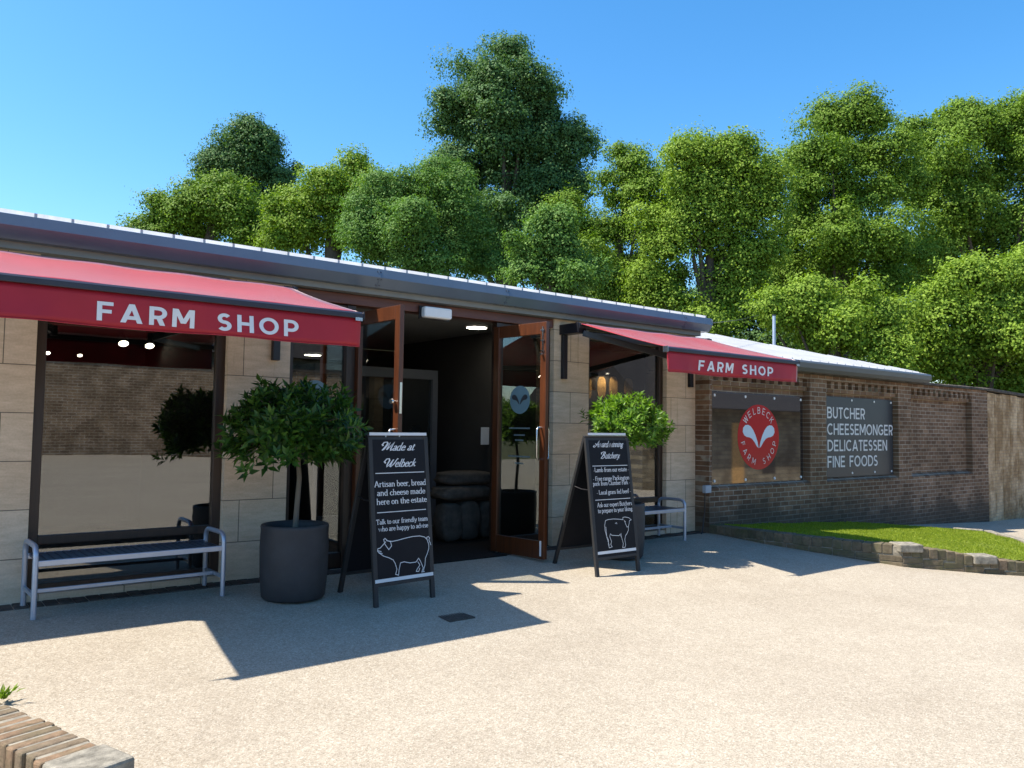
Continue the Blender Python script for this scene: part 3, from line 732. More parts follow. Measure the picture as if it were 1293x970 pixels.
k = MB(); k.tube([P1(L1-.06, 1.74, s1*.026), P1(L1-.06, 1.74, s1*.06)], .012); k.tube([P1(L1-.06, 1.74, s1*.055), P1(L1-.06, 1.74, s1*.075)], .028); k.build('knob', M['steel'], d1)
k = MB()
k.tube([P1(L1-.05, 1.46, s1*.026), P1(L1-.05, 1.46, s1*.08), P1(L1-.05, 1.43, s1*.095), P1(L1-.05, 1.15, s1*.095), P1(L1-.05, 1.12, s1*.08), P1(L1-.05, 1.12, s1*.026)], .012); k.build('pull_handle', M['steel'], d1)
k = MB()
for sg in (1, -1):
    k.tube([P2(L2-.06, 1.50, sg*.026), P2(L2-.06, 1.50, sg*.085), P2(L2-.06, 1.47, sg*.1), P2(L2-.06, 1.17, sg*.1), P2(L2-.06, 1.14, sg*.085), P2(L2-.06, 1.14, sg*.026)], .011)
k.build('pull_handle', M['steel'], d2)
k = MB(); k.bar(P2(L2-.05, 2.66, s2*.03), P2(L2-.05, 2.36, s2*.03), .016, .012, (n2.x, n2.y, 0)); k.tube([P2(L2-.05, 2.34, s2*.027), P2(L2-.05, 2.34, s2*.065)], .014)
for zz in (2.62, 2.5, 2.38): k.bar(P2(L2-.075, zz, s2*.031), P2(L2-.025, zz, s2*.031), .02, .018, (0, 0, 1))
k.build('bolt', M['steel'], d2)
k = MB(); k.bar(P2(L2-.05, .05, s2*.03), P2(L2-.05, .22, s2*.03), .018, .014, (n2.x, n2.y, 0)); k.build('bolt', M['white'], d2)
k = MB(); k.box(3.98, 5.82, 6.95, 7.72, .006, .016); 
# etched emblems on the glass
def horns(L, cx, cy, rx, rz):
    for sg in (-1, 1):
        o = [(.02, -.34), (.07, -.14), (.17, .06), (.28, .22), (.40, .33), (.52, .37), (.65, .36), (.75, .28), (.77, .15), (.70, .05), (.58, .0), (.46, -.01), (.34, -.05), (.22, -.15), (.11, -.28)]
        c0 = [(cx+sg*x*rx, cy+y*rz) for x, y in o]
        L.quads([c0[::-1] if sg > 0 else c0])
def disc(L, cx, cy, rx, ry):
    L.quads([[(cx+rx*math.cos(2*math.pi*i/48), cy+ry*math.sin(2*math.pi*i/48)) for i in range(48)]])
c = on_plane(657, 505, P2(.4, 1.5, 0), n2)
N2 = n2*s2
U2 = dd2.copy()
if (N2.cross(U2)).z < 0: pass
lt = Lettering(c+N2*.006, dd2, (0, 0, 1), N2, .002); disc(lt, 0, 0, .165, .165); e2 = lt.build('etched_disc', M['etched'], d2)
lt = Lettering(c+N2*.006, dd2, (0, 0, 1), N2, .006); horns(lt, 0, 0, .165, .165); lt.build('etched_horns', M['panel_dark'], d2)
lt = Lettering(c+N2*.006, dd2, (0, 0, 1), N2, .003)
for zz, hw in ((-.33, .17), (-.41, .09), (-.47, .07), (-.66, .18), (-.74, .07)):
    lt.quads([[(-hw, zz-.012), (hw, zz-.012), (hw, zz+.005), (-hw, zz+.005)]])
lt.build('etched_lines', M['etched_line'], d2)
c = at(398, 497, 7.80)
lt = Lettering(c, (1, 0, 0), (0, 0, 1), (0, -1, 0), .002); disc(lt, 0, 0, .14, .14); lt.build('etched_disc', M['etched'], sl1)
lt = Lettering(c, (1, 0, 0), (0, 0, 1), (0, -1, 0), .005); horns(lt, 0, 0, .14, .14); lt.build('etched_horns', M['panel_dark'], sl1)
# door mat and interior things
tag(MB().box(3.99, 5.80, 7.42, 7.735, .002, .014).build('doormat', M['mat'], bevel=.004), 'dark brown doormat across the threshold of the entrance', 'doormat')
# cabinets at the back of the entrance
cb = empty('display_cabinet', (5.6, 10.2, 0), 'tall blue grey display cabinet with dark glass doors inside the entrance', 'cabinet')
f = MB()
for xx in (4.60, 5.22, 5.86, 6.5): f.box(xx, xx+.09, 10.2, 10.3, .0, 2.2)
f.box(4.60, 6.59, 10.205, 10.295, 2.2, 2.34); f.box(4.60, 6.59, 10.205, 10.295, 0, .25)
f.box(4.60, 6.59, 10.3, 10.8, 0, 2.34); f.build('carcass', M['cab'], cb)
MB().box(4.69, 6.50, 10.25, 10.26, .25, 2.2).build('glass_door', M['glass'], cb)
tag(MB().box(5.0, 5.16, 9.2, 9.205, 1.3, 1.55).build('notice', M['white'], None, loc=tuple(at(613, 551, 9.3)-Vector((5.08, 9.2, 1.42)))), 'small pale paper notice hanging inside the open entrance', 'notice')
def sack(c, sx, sy, sz, rz, lab, up=False):
    n, mm = 22, 14; vs = []; fs = []
    sgn = lambda v, p: math.copysign(abs(v)**p, v)
    for i in range(mm+1):
        la = -math.pi/2+math.pi*i/mm
        for j in range(n):
            lo = 2*math.pi*j/n
            x = sgn(math.cos(la), .45)*sgn(math.cos(lo), .5); y = sgn(math.cos(la), .45)*sgn(math.sin(lo), .5); z = sgn(math.sin(la), .75)
            k = 1+.05*math.sin(9*x+4*z+c[0]*7)+.035*math.sin(15*y+11*z+c[1]*3)
            vs.append((x*sx*k, y*sy*k, z*sz*(1-.10*abs(x)**3)))
    for i in range(mm):
        for j in range(n):
            a = i*n+j; b = i*n+(j+1) % n; fs.append((a, b, b+n, a+n))
    o = MB().add(vs, fs, True).build('sack', M['sack']); o.location = c; o.rotation_euler = (0, 0, rz)
    tag(o, lab, 'sack', 'paper sacks inside the entrance')
for (px, py, hw, hh, Y, lab) in ((566, 665, .17, .25, 8.75, 'upright paper sack in the bottom row, nearest the blackboard sign'), (588, 668, .17, .26, 8.75, 'upright paper sack in the middle of the bottom row'),
                                 (612, 664, .17, .25, 8.8, 'upright paper sack in the bottom row, beside the right door jamb')):
    p = at(px, py, Y); sack((p.x, p.y, hh+.004), hw, .15, hh, 0, lab)
p = at(582, 628, 8.85); sack((p.x, p.y, .52+.10), .42, .24, .10, .05, 'bulging sack lying flat on top of the upright sacks')
p = at(585, 602, 8.9); sack((p.x+.02, p.y, .81), .40, .23, .095, -.06, 'topmost sack of the pile inside the entrance')

# bulkhead lamp over the door
a = at(550, 396, 7.67)
wl = empty('wall_lamp', a, 'white rectangular bulkhead lamp on the red brown beam over the entrance', 'lamp')
MB().box(a.x-.20, a.x+.20, 7.69, 7.718, a.z-.075, a.z+.075).build('lamp_base', M['black'], wl, .004)
MB().box(a.x-.185, a.x+.185, 7.60, 7.689, a.z-.062, a.z+.062).build('diffuser', M['white'], wl, .02)

# ================================================================== AWNINGS
def awning(x0, x1, lab, zf, text_px, italic):
    xm = (x0+x1)/2
    A = empty('awning', (xm, FY, 2.6), lab, 'awning', 'red awnings over the shop windows')
    ZR, YR, YF, ZF = 2.80, 7.36, 5.93, zf
    zb = ZF-.055
    # canopy: slightly slack cloth
    nx, ny = 26, 14; vs = []; fs = []
    for j in range(ny+1):
        for i in range(nx+1):
            u = i/nx; v = j/ny
            z = ZR+.02+(ZF-ZR-.02)*v-.022*math.sin(math.pi*v)*(1-.35*math.cos(2*math.pi*u)) + .004*math.sin(u*23+v*4)
            vs.append((x0+.02+(x1-x0-.04)*u, YR+(YF-YR)*v, z))
    for j in range(ny):
        for i in range(nx):
            q = j*(nx+1)+i; fs.append((q, q+1, q+nx+2, q+nx+1))
    o = MB().add(vs, fs, True).build('canopy', M['fabric'], A)
    sol = o.modifiers.new('thick', 'SOLIDIFY'); sol.thickness = .003
    MB().tube([(x0, YR+.02, ZR-.012), (x1, YR+.02, ZR-.012)], .045, 16).tube([(x0-.012, YR+.02, ZR-.012), (x0, YR+.02, ZR-.012)], .055, 16).tube([(x1, YR+.02, ZR-.012), (x1+.012, YR+.02, ZR-.012)], .055, 16).build('roller', M['bar'], A)
    MB().prism([(YF-.035, ZF-.050), (YF+.03, ZF-.046), (YF+.03, ZF+.0), (YF-.01, ZF+.006), (YF-.035, ZF-.012)], x0, x1).build('front_bar', M['bar'], A, .004)
    MB().box(x0-.008, x0, YF-.037, YF+.032, ZF-.06, ZF+.008).build('end_cap', M['steel'], A)
    MB().box(x1, x1+.008, YF-.037, YF+.032, ZF-.06, ZF+.008).build('end_cap', M['bar'], A)
    MB().box(x1-.075, x1-.012, YF-.043, YF-.0355, ZF-.072, ZF-.045).build('clip', M['steel'], A)
    # valance
    nx, ny = 60, 6; vs = []; fs = []; VH = .225
    def vy(u, v): return YF-.01-.016*v*math.sin(u*9.5+1)*v-.009*math.sin(u*23)*v-.012*v-.008*v*max(0, math.sin(u*47+2*v))**3
    def vz(u, v): return ZF-.047-(VH+.011)*v+.004*math.sin(u*14)*v
    for j in range(ny+1):
        for i in range(nx+1):
            u = i/nx; v = j/ny; vs.append((x0+.012-.02*v*(1-u)**6+(x1-x0-.024)*u, vy(u, v), vz(u, v)))
    for j in range(ny):
        for i in range(nx):
            q = j*(nx+1)+i; fs.append((q, q+nx+1, q+nx+2, q+1))
    va = MB().add(vs, fs, True).build('valance', M['fabric'], A)
    sol = va.modifiers.new('thick', 'SOLIDIFY'); sol.thickness = .003
    MB().tube([(x0+.012+(x1-x0-.024)*i/60, vy(i/60, 1)-.001, vz(i/60, 1)) for i in range(61)], .0045, 6).build('hem', M['fabric'], va)
    # lettering follows the cloth
    O = Vector((x0, YF-.03, ZF-.058-VH))
    (xa, xb, base, cap) = text_px
    def follow(p):
        u = (p[0]-x0)/(x1-x0); v = (ZF-.058-p[2])/VH; return (p[0], vy(u, v)-(O.y-p[1])*.35+.001, p[2])
    fa = text_quads('FARM', 'sans', .19, .25)[1]; fs_ = text_quads('SHOP', 'sans', .19, .25)[1]; tot = fa+fs_+.95
    for word, f0, f1 in (('FARM', 0, fa/tot), ('SHOP', 1-fs_/tot, 1)):
        lt = Lettering(O, (1, 0, 0), (0, 0, 1), (0, -1, 0), .014)
        lt.text(word, 'sans', xa-x0+(xb-xa)*f0, base-O.z, xa-x0+(xb-xa)*f1, base-O.z, cap, .19, .25)
        if italic: lt.v = [(p[0]+(p[2]-base)*.16, p[1], p[2]) for p in lt.v]
        lt.v = [follow(p) for p in lt.v]
        lt.build('lettering', M['white_sign'], va)
    # folding arms and wall brackets
    for sx, sg in ((x0+.06, 1), (x1-.06, -1)):
        sh = Vector((sx, YR-.02, ZR-.10)); el = Vector((sx+sg*.80, YR-.80, ZR-.40)); fr = Vector((sx+sg*.12, YF+.03, ZF-.045))
        arm = MB().bar(sh, el, .045, .075).bar(el, fr, .035, .055).tube([el+Vector((0, 0, -.05)), el+Vector((0, 0, .05))], .035)
        arm.build('folding_arm', M['black'], A, .004, fixn=True)
        bx = x0+.045 if sg > 0 else x1-.03
        MB().box(bx-.04, bx+.035, FY-.055, FY-.002, 2.13, 2.70).box(bx-.07, bx+.07, FY-.36, FY-.002, 2.70, 2.83).build('mounting_bracket', M['black'], A, .005)
    return A
t1a, t1b = at(122, 411, 5.90), at(376, 424, 5.90)
t2a, t2b = at(884, 471, 5.90), at(976, 477, 5.90)
awning(.44, 3.07, 'red awning over the bench and reflecting window, lettered upright in white', 2.425, (t1a.x, t1b.x, 2.178, .130), False)
awning(6.84, 9.44, 'red awning beside the brick wall with slanting white letters', 2.425, (t2a.x-.02, t2b.x, 2.188, .120), True)

# hanging joints of bread behind the second window
pb = empty('bread_display', at(785, 488, 8.1), 'picture panel of brown loaves behind the window under the right awning', 'picture panel')
q0, q1 = at(744, 510, 8.1), at(808, 466, 8.1)
MB().box(q0.x, q1.x+.12, 8.1, 8.12, q0.z, q1.z+.22).build('backing', M['room'], pb)
for px, py, rx, rz in ((744, 490, .055, .15), (760, 489, .085, .15), (775, 489, .085, .155), (794, 489, .09, .13)):
    c = at(px, py, 8.09); b = MB(); vs = []
    n = 20
    for i in range(n):
        a = 2*math.pi*i/n; vs.append((c.x+rx*math.copysign(abs(math.cos(a))**.7, math.cos(a)), 8.094, c.z+rz*math.copysign(abs(math.sin(a))**.75, math.sin(a))))
    b.slab(vs, (0, .006, 0)); b.build('loaf', M['wood_tan'], pb, fixn=True)

bl = at(767, 472, 8.0)
sp_ = local_empty('spotlight', bl, 'small lit spotlight above the brown loaves behind the right window', 'spotlight')
MB().tube([(0, 0, 0), (.03, .03, .05)], .028, 12).build('lamp_can', M['black'], sp_)
MB().lathe([(0, -.002), (.024, -.002)], n=14).build('bulb', M['spot'], sp_)
sd = bpy.data.lights.new('bread_lamp', 'SPOT'); sd.energy = 5; sd.spot_size = R(140); sd.color = (1, .8, .55); sd.shadow_soft_size = .02
so2 = bpy.data.objects.new('lamp_light', sd); COL.objects.link(so2); so2.parent = sp_; so2.location = (.02, -.06, -.01); so2.rotation_euler = (R(18), 0, 0)
# ================================================================== BENCHES
def bench(xa, ya, xb, yb, lab, first=None):
    if first is None:
        L = 1.48; Dp = .46
        B = local_empty('bench', (0, 0, 0), lab, 'bench', 'metal benches by the shop front')
        for sx in (0.02, L-.02):
            pts = [(sx, 0, 0), (sx, 0, .47)]+[(sx, .07-.07*math.cos(R(a)), .47+.075*math.sin(R(a))) for a in (25, 50, 75)]+[(sx, .10, .548), (sx, Dp-.10, .548)]+[(sx, Dp-.07+.07*math.sin(R(a)), .47+.075*math.cos(R(a))) for a in (15, 40, 65)]+[(sx, Dp, .47), (sx, Dp, 0)]
            m = MB()
            for a, b in zip(pts[:-1], pts[1:]): m.bar(a, b, .045, .024, (0, 1, .001) if abs(a[2]-b[2]) > .2 else (0, 0, 1))
            m2 = MB().tube(pts, .021, 10)
            m2.build('end_frame', M['galv'], B)
            MB().bar((sx, 0.01, .17), (sx, Dp-.01, .17), .02, .03).build('side_rail', M['galv'], B)
        MB().box(.035, L-.035, -.012, .018, .395, .44).build('front_rail', M['galv'], B, .004)
        MB().box(.035, L-.035, Dp-.02, Dp+.01, .395, .44).build('back_rail', M['galv'], B, .004)
        MB().box(.03, L-.03, Dp/2-.012, Dp/2+.012, .155, .185).build('stretcher', M['galv'], B, .003)
        m = MB(); n = 24; wd = (L-.09)/n
        for i in range(n): m.box(.045+i*wd, .045+i*wd+wd-.008, .019, Dp-.021, .418, .440)
        m.build('slatted_seat', M['slat'], B, .002)
        o = B
    else:
        o = first.copy(); COL.objects.link(o)
        for ch in first.children:
            c = ch.copy(); COL.objects.link(c); c.parent = o
        o['label'] = lab
    o.location = (xa, ya, gz(xa, ya)); o.rotation_euler = (0, 0, math.atan2(yb-ya, xb-xa))
    return o
b1 = bench(.945, 7.09, 2.43, 7.13, 'metal bench with blue black slats in front of the large left window')
bench(7.20, 7.14, 8.69, 7.16, 'metal bench half hidden behind the butchery blackboard', b1)

# ================================================================== POTTED BAY TREES
def leaf_mesh(name, C, D, N, ln, wd, m, parent, fold=.25):
    """N leaves as folded pointed blades: centres C, directions D, normals N"""
    n = len(C); D = D/np.linalg.norm(D, axis=1)[:, None]
    Sd = np.cross(D, N); Sd /= (np.linalg.norm(Sd, axis=1)[:, None]+1e-9); U = np.cross(Sd, D)
    ln = np.broadcast_to(ln, (n,))[:, None]; wd = np.broadcast_to(wd, (n,))[:, None]
    p0 = C; p3 = C+D*ln-U*ln*.12; mid = C+D*ln*.45
    pl = mid+Sd*wd/2+U*wd*fold; pr = mid-Sd*wd/2+U*wd*fold; pm = mid
    V = np.stack([p0, pr, p3, pl, pm], 1).reshape(-1, 3)
    base = np.arange(n)[:, None]*5
    F = np.concatenate([base+np.array([0, 1, 2, 4]), base+np.array([0, 4, 2, 3])], 1).reshape(-1, 4)
    return raw_mesh(name, V, F, m, parent)
def raw_mesh(name, V, F, m, parent):
    me = bpy.data.meshes.new(name)
    me.vertices.add(len(V)); me.vertices.foreach_set('co', np.ascontiguousarray(V, dtype=np.float32).ravel())
    k = F.shape[1]
    me.loops.add(F.size); me.loops.foreach_set('vertex_index', F.astype(np.int32).ravel())
    me.polygons.add(len(F)); me.polygons.foreach_set('loop_start', np.arange(0, F.size, k, dtype=np.int32))
    me.update(calc_edges=True); me.materials.append(m)
    o = bpy.data.objects.new(name, me); COL.objects.link(o)
    if parent is not None: o.parent = parent
    return o
def unit(n): 
    v = RNG.normal(size=(n, 3)); return v/np.linalg.norm(v, axis=1)[:, None]
def bay(x, y, lab, crown_c, rad, seed, nsh=330, lm='bay', big=1.):
    z0 = gz(x, y)
    T = local_empty('potted_bay_tree', (x, y, z0), lab, 'potted tree', 'clipped bay trees in dark pots')
    MB().lathe([(0, .0), (.255, .0), (.275, .02), (.292, .20), (.298, .45), (.292, .60), (.296, .63), (.290, .645), (.268, .645), (.262, .60), (.262, .57)], n=48).build('pot', M['pot'], T)
    MB().lathe([(0, .575), (.26, .568)], n=32).build('soil', M['soil'], T)
    cc = Vector(crown_c)-Vector((x, y, z0))
    MB().tube([(0, 0, .55), (.012, .0, .8), (.03, .005, 1.05), (cc.x*.7, cc.y*.7, cc.z)], [.027, .023, .022, .014], 10).build('trunk', M['bay_bark'], T)
    global RNG
    keep = RNG; RNG = np.random.default_rng(seed)
    d = unit(nsh); d = d[d[:, 2] > -.55]
    rx, ry, rzt, rzb = rad
    k = 1+.11*np.sin(d[:, 0]*5+seed)+.09*np.sin(d[:, 1]*7+d[:, 2]*5)+RNG.normal(0, .06, len(d))+np.where(RNG.uniform(size=len(d)) < .07, RNG.uniform(.08, .26, len(d)), 0)
    tip = d*np.stack([np.full(len(d), rx), np.full(len(d), ry), np.where(d[:, 2] > 0, rzt, rzb)], 1)*k[:, None]
    inner = tip[RNG.integers(0, len(tip), 330)]*RNG.uniform(.35, .85, (330, 1))
    dirs_i = inner/np.linalg.norm(inner, axis=1)[:, None]
    tips = np.concatenate([tip, inner]); dirs = np.concatenate([d, dirs_i])
    C = []; D = []; Nn = []; Ls = []
    for t, dv in zip(tips, dirs):
        up = dv*.7+np.array([0, 0, .55])+RNG.normal(0, .22, 3); up /= np.linalg.norm(up)
        a = np.cross(up, RNG.normal(size=3)); a /= np.linalg.norm(a); b = np.cross(up, a)
        m = 13
        for i in range(m):
            ph = i*2.4+RNG.uniform(0, .5); f = i/m
            out = a*math.cos(ph)+b*math.sin(ph)
            C.append(t-up*.13*(1-f)); D.append(up*(.25+.75*f)+out*(1.05-.5*f)); Nn.append(up*1.-out*.3+RNG.normal(0, .15, 3)); Ls.append(big*RNG.uniform(.070, .118)*(1-.25*f))
    C = np.array(C)+np.array(cc); Ls = np.array(Ls)
    leaf_mesh('crown', C, np.array(D), np.array(Nn), Ls, Ls*.38, M[lm], T)
    tw = MB()
    for t in tip[::3]: tw.tube([Vector((cc.x*.8, cc.y*.8, cc.z-.12)), Vector(t*.5)+cc, Vector(t*.93)+cc], [.009, .006, .003], 5, False)
    tw.build('twigs', M['bay_bark'], T)
    RNG = keep
p = deep(373, 541, 7.05)
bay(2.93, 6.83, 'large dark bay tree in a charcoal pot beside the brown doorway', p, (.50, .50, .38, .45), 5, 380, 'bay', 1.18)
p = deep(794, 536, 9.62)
bay(7.03, 6.80, 'sunlit bay tree in a pot behind the butchery blackboard', p, (.44, .44, .32, .36), 9, 360, 'bay_sunlit')

# ================================================================== A-BOARDS
def a_board(x0, y0, x1, y1, xr, yr, top_px, lab, draw, n_side=0):
    zA, zB = gz(x0, y0), gz(x1, y1)
    ux = Vector((x1-x0, y1-y0, 0)); W = ux.length; ux.normalize()
    back = Vector((-ux.y, ux.x, 0))
    if back.y < 0: back = -back
    base = Vector((x0, y0, min(zA, zB)))
    dep = yr
    topz = top_px
    mid = base+back*dep/2
    T = empty('a_board', mid, lab, 'sandwich board', 'blackboard signs by the entrance')
    apex = Vector((0, 0, topz))+back*(dep*.30-.018)
    U = ux; V = (apex).normalized(); N = U.cross(V).normalized()
    if N.dot(back) > 0: N = -N
    H = apex.length
    def bx(mb, u0, u1, v0, v1, n0, n1, O, U, V, N):
        c = []
        for nn in (n0, n1):
            for (u, v) in ((u0, v0), (u1, v0), (u1, v1), (u0, v1)): c.append(O+U*u+V*v+N*nn)
        mb.add(c, [(0, 3, 2, 1), (4, 5, 6, 7), (0, 1, 5, 4), (1, 2, 6, 5), (2, 3, 7, 6), (3, 0, 4, 7)])
    lw = .042
    f = MB(); bx(f, 0, lw, 0, H, -.032, 0, base, U, V, N); bx(f, W-lw, W, 0, H, -.032, 0, base, U, V, N)
    bx(f, lw, W-lw, H-.03, H, -.030, -.008, base, U, V, N); bx(f, lw, W-lw, .17, .20, -.030, -.002, base, U, V, N)
    f.build('front_frame', M['board_frame'], T, .003, fixn=True)
    pn = MB(); bx(pn, lw-.005, W-lw+.005, .18, H-.025, -.020, -.003, base, U, V, N); panel = pn.build('front_panel', M['board'], T, fixn=True)
    O2 = base+back*dep; V2 = (Vector((0, 0, topz))-back*(dep*.70-.018)).normalized(); N2 = -U.cross(V2).normalized()
    if N2.dot(back) < 0: N2 = -N2
    O2.z = gz(O2.x, O2.y)-.0
    H2 = (Vector((0, 0, topz))-back*(dep*.70-.018)).length-.02
    f = MB(); bx(f, 0, lw, 0, H2, -.032, 0, O2, U, V2, N2); bx(f, W-lw, W, 0, H2, -.032, 0, O2, U, V2, N2); bx(f, lw, W-lw, H2-.05, H2, -.030, -.002, O2, U, V2, N2); bx(f, lw, W-lw, .17, .20, -.030, -.002, O2, U, V2, N2)
    f.build('back_frame', M['board_frame'], T, .003, fixn=True)
    pn = MB(); bx(pn, lw-.005, W-lw+.005, .18, H2-.03, -.020, -.005, O2, U, V2, N2); pn.build('back_panel', M['board'], T, fixn=True)
    # chain stays and top catch
    a = base+V*(H*.62)+U*.02-N*.035; b = O2+V2*(H2*.62)+U*.02-N2*.035
    MB().tube([a, (a+b)/2+Vector((0, 0, -.012)), b], .006, 6).build('stay', M['black'], T)
    a = base+U*(W*.30)+V*(H-.002)-N*.018
    if 'pig' in lab: MB().tube([a, a+Vector((0, 0, .02)), a+U*.05+Vector((0, 0, .034)), a+U*.10+Vector((0, 0, .034)), a+U*.15+Vector((0, 0, .02)), a+U*.15], .007, 8).build('carry_handle', M['steel'], T)
    lt = Lettering(base, U, V, N, .004-.0045)
    lt.off = .0006
    draw(lt, W, H, panel)
    return T
def rows(lt, W, panel, items):
    for _, s_, st, (xa, ya), (xb, yb), cap in items:
        q = lt.new()
        x0, y0 = q.px(xa, ya); x1, y1 = q.px(xb, yb)
        x0 = max(x0, .045); x1 = min(x1, W-.045)
        q.text(s_, st, x0, (y0+y1)/2, x1, (y0+y1)/2, cap)
        q.build('lettering', M['white_sign'], panel)
def hline(lt, name, x0, x1, y, k, panel):
    q = lt.new(); q.quads([[(x0, y-k/2), (x1, y-k/2), (x1, y+k/2), (x0, y+k/2)]]); q.build(name, M['white_sign'], panel)
def z1(x, y): return (440+x*130/485, 520+y*260/970)
def z2(x, y): return (690+x*190/838, 520+y*220/970)
def draw1(lt, W, H, panel):
    hbar = .026
    for (yy, k) in ((lt.px(*z1(226, 105))[1], hbar), (lt.px(*z1(278, 780))[1], .03)):
        hline(lt, 'white_bar', .012, W-.012, yy, k, panel)
    for a in ((242, 287), (252, 468)):
        hline(lt, 'thin_rule', .06, W-.06, lt.px(*z1(*a))[1], .007, panel)
    rows(lt, W, panel, [('t', 'Made at', 'script', z1(158, 185), z1(306, 180), .068), ('t', 'Welbeck', 'script', z1(170, 262), z1(312, 256), .068),
                 ('t', 'Artisan beer, bread', 'serif', z1(118, 355), z1(372, 345), .052), ('t', 'and cheese made', 'serif', z1(135, 395), z1(362, 386), .052), ('t', 'here on the estate', 'serif', z1(133, 437), z1(370, 426), .052),
                 ('t', 'Talk to our friendly team', 'serif', z1(131, 531), z1(386, 513), .043), ('t', 'who are happy to advise', 'serif', z1(142, 563), z1(386, 545), .043)])
    Z = lambda pts: [lt.px(*z1(*p)) for p in pts]
    k = .0062
    for pts in ([(165, 600), (172, 625), (190, 650), (203, 632), (198, 612), (178, 606)], [(165, 604), (172, 597), (182, 606)],
                [(176, 612), (162, 628), (150, 642), (138, 646), (137, 656), (142, 664), (160, 668)], [(138, 655), (155, 659)],
                [(182, 608), (205, 611), (230, 606), (262, 597), (300, 588), (335, 585), (358, 590), (370, 602), (378, 625), (378, 645), (371, 668), (362, 690), (360, 722), (352, 750)],
                [(142, 664), (165, 680), (190, 688), (210, 698), (220, 715), (228, 742), (222, 766), (236, 770), (238, 745), (245, 712), (262, 707), (290, 712), (318, 708), (330, 690), (338, 702), (352, 735), (345, 755), (358, 752)],
                [(326, 706), (336, 722), (322, 744), (319, 752), (331, 752), (336, 735)], [(370, 602), (368, 592), (376, 588), (382, 595), (378, 604), (384, 616), (388, 628)]):
        lt.stroke(Z(pts), k)
    lt.build('pig_drawing', M['white_sign'], panel)
def draw2(lt, W, H, panel):
    for a, k in (((341, 125), .026), ((412, 774), .03)):
        hline(lt, 'white_bar', .042, W-.042, lt.px(*z2(*a))[1], k, panel)
    for a in ((360, 300), (382, 486)):
        hline(lt, 'thin_rule', .07, W-.06, lt.px(*z2(*a))[1], .007, panel)
    rows(lt, W, panel, [('t', 'Award-winning', 'script', z2(268, 196), z2(424, 198), .066), ('t', 'Butchery', 'script', z2(304, 262), z2(404, 258), .066),
                 ('t', '-Lamb from our estate -', 'serif', z2(262, 336), z2(466, 331), .047), ('t', '- Free range Packington', 'serif', z2(260, 379), z2(462, 383), .047), ('t', 'pork from Clumber Park -', 'serif', z2(260, 411), z2(484, 404), .047),
                 ('t', '- Local grass fed beef -', 'serif', z2(280, 460), z2(472, 454), .047), ('t', 'Ask our expert Butchers', 'serif', z2(284, 529), z2(487, 522), .047), ('t', 'to prepare to your liking', 'serif', z2(287, 562), z2(490, 552), .047)])
    Z = lambda pts: [lt.px(*z2(*p)) for p in pts]
    k = .0058
    for pts in ([(328, 606), (345, 600), (372, 597), (402, 598), (428, 601)], [(424, 602), (426, 588), (438, 586), (458, 590), (472, 602), (462, 606), (460, 622), (456, 640), (448, 642), (442, 628), (434, 606)],
                [(456, 642), (456, 660), (448, 678), (440, 690), (436, 712), (441, 740), (438, 754), (424, 756), (428, 735), (420, 705), (410, 682), (404, 690), (385, 689), (364, 688), (356, 680), (352, 694), (362, 722), (358, 740), (366, 752), (350, 758), (345, 740), (345, 715), (334, 690), (326, 660), (324, 635), (328, 606)],
                [(410, 682), (418, 700), (415, 676)], [(330, 640), (336, 700), (350, 745)], [(382, 622), (390, 618), (392, 626)], [(432, 606), (440, 612)]):
        lt.stroke(Z(pts), k)
    lt.build('cow_drawing', M['white_sign'], panel)
a_board(3.40, 6.19, 4.055, 6.25, 0, .62, 1.47, 'blackboard with a pig drawing and script heading, left of the open entrance', draw1)
a_board(6.015, 6.15, 6.69, 6.15, 0, .72, 1.47, 'blackboard with a cow drawing, right of the open entrance', draw2)

# ================================================================== BRICK GARDEN WALL
wall = empty('brick_wall', (14, 7.5, -.2), 'long old brown brick wall with recessed bays and dark coping beside the lawn', 'wall')
xw = lambda px: at(px, 550, 7.45).x
bays = [(xw(898), xw(1022)), (xw(1043), xw(1134)), (xw(1150), xw(1227))]
X0, X1 = 9.552, at(1247, 560, 7.45).x
TOP = 2.46
MB().box(X0, X1, 7.56, 7.80, -1.0, TOP).build('wall_face', M['brick'], wall)
pm = MB(); edges = [X0]+[v for b in bays for v in b]+[X1]
for a, b in zip(edges[0::2], edges[1::2]): pm.box(a, b, 7.44, 7.558, -1.0, TOP-.002)
for a, b in bays:
    pm.prism([(7.44, -1.0), (7.558, -1.0), (7.558, .70), (7.545, .70), (7.44, .64)], a+.001, b-.001)
    pm.box(a+.001, b-.001, 7.445, 7.558, 2.37, TOP-.003)
pm.build('wall_pier', M['brick'], wall)
dm = MB()
for a, b in bays:
    n = int((b-a)/.23); st = (b-a)/n
    for i in range(n+1):
        xx = a+i*st
        dm.box(max(a+.002, xx-.055), min(b-.002, xx+.055), 7.455, 7.556, 2.25, 2.368)
    dm.box(a+.002, b-.002, 7.49, 7.557, 2.18, 2.249)
dm.build('dentil_course', M['brick'], wall)
cp = MB(); x = X0
i = 0
while x < X1+.05:
    l_ = .42+.1*random.random(); dz = random.uniform(-.008, .01)
    cp.prism([(7.39, TOP), (7.85, TOP), (7.85, TOP+.05+dz), (7.62, TOP+.085+dz), (7.39, TOP+.045+dz)], x, x+l_-.006); x += l_
cp.build('coping', M['coping'], wall, .006)
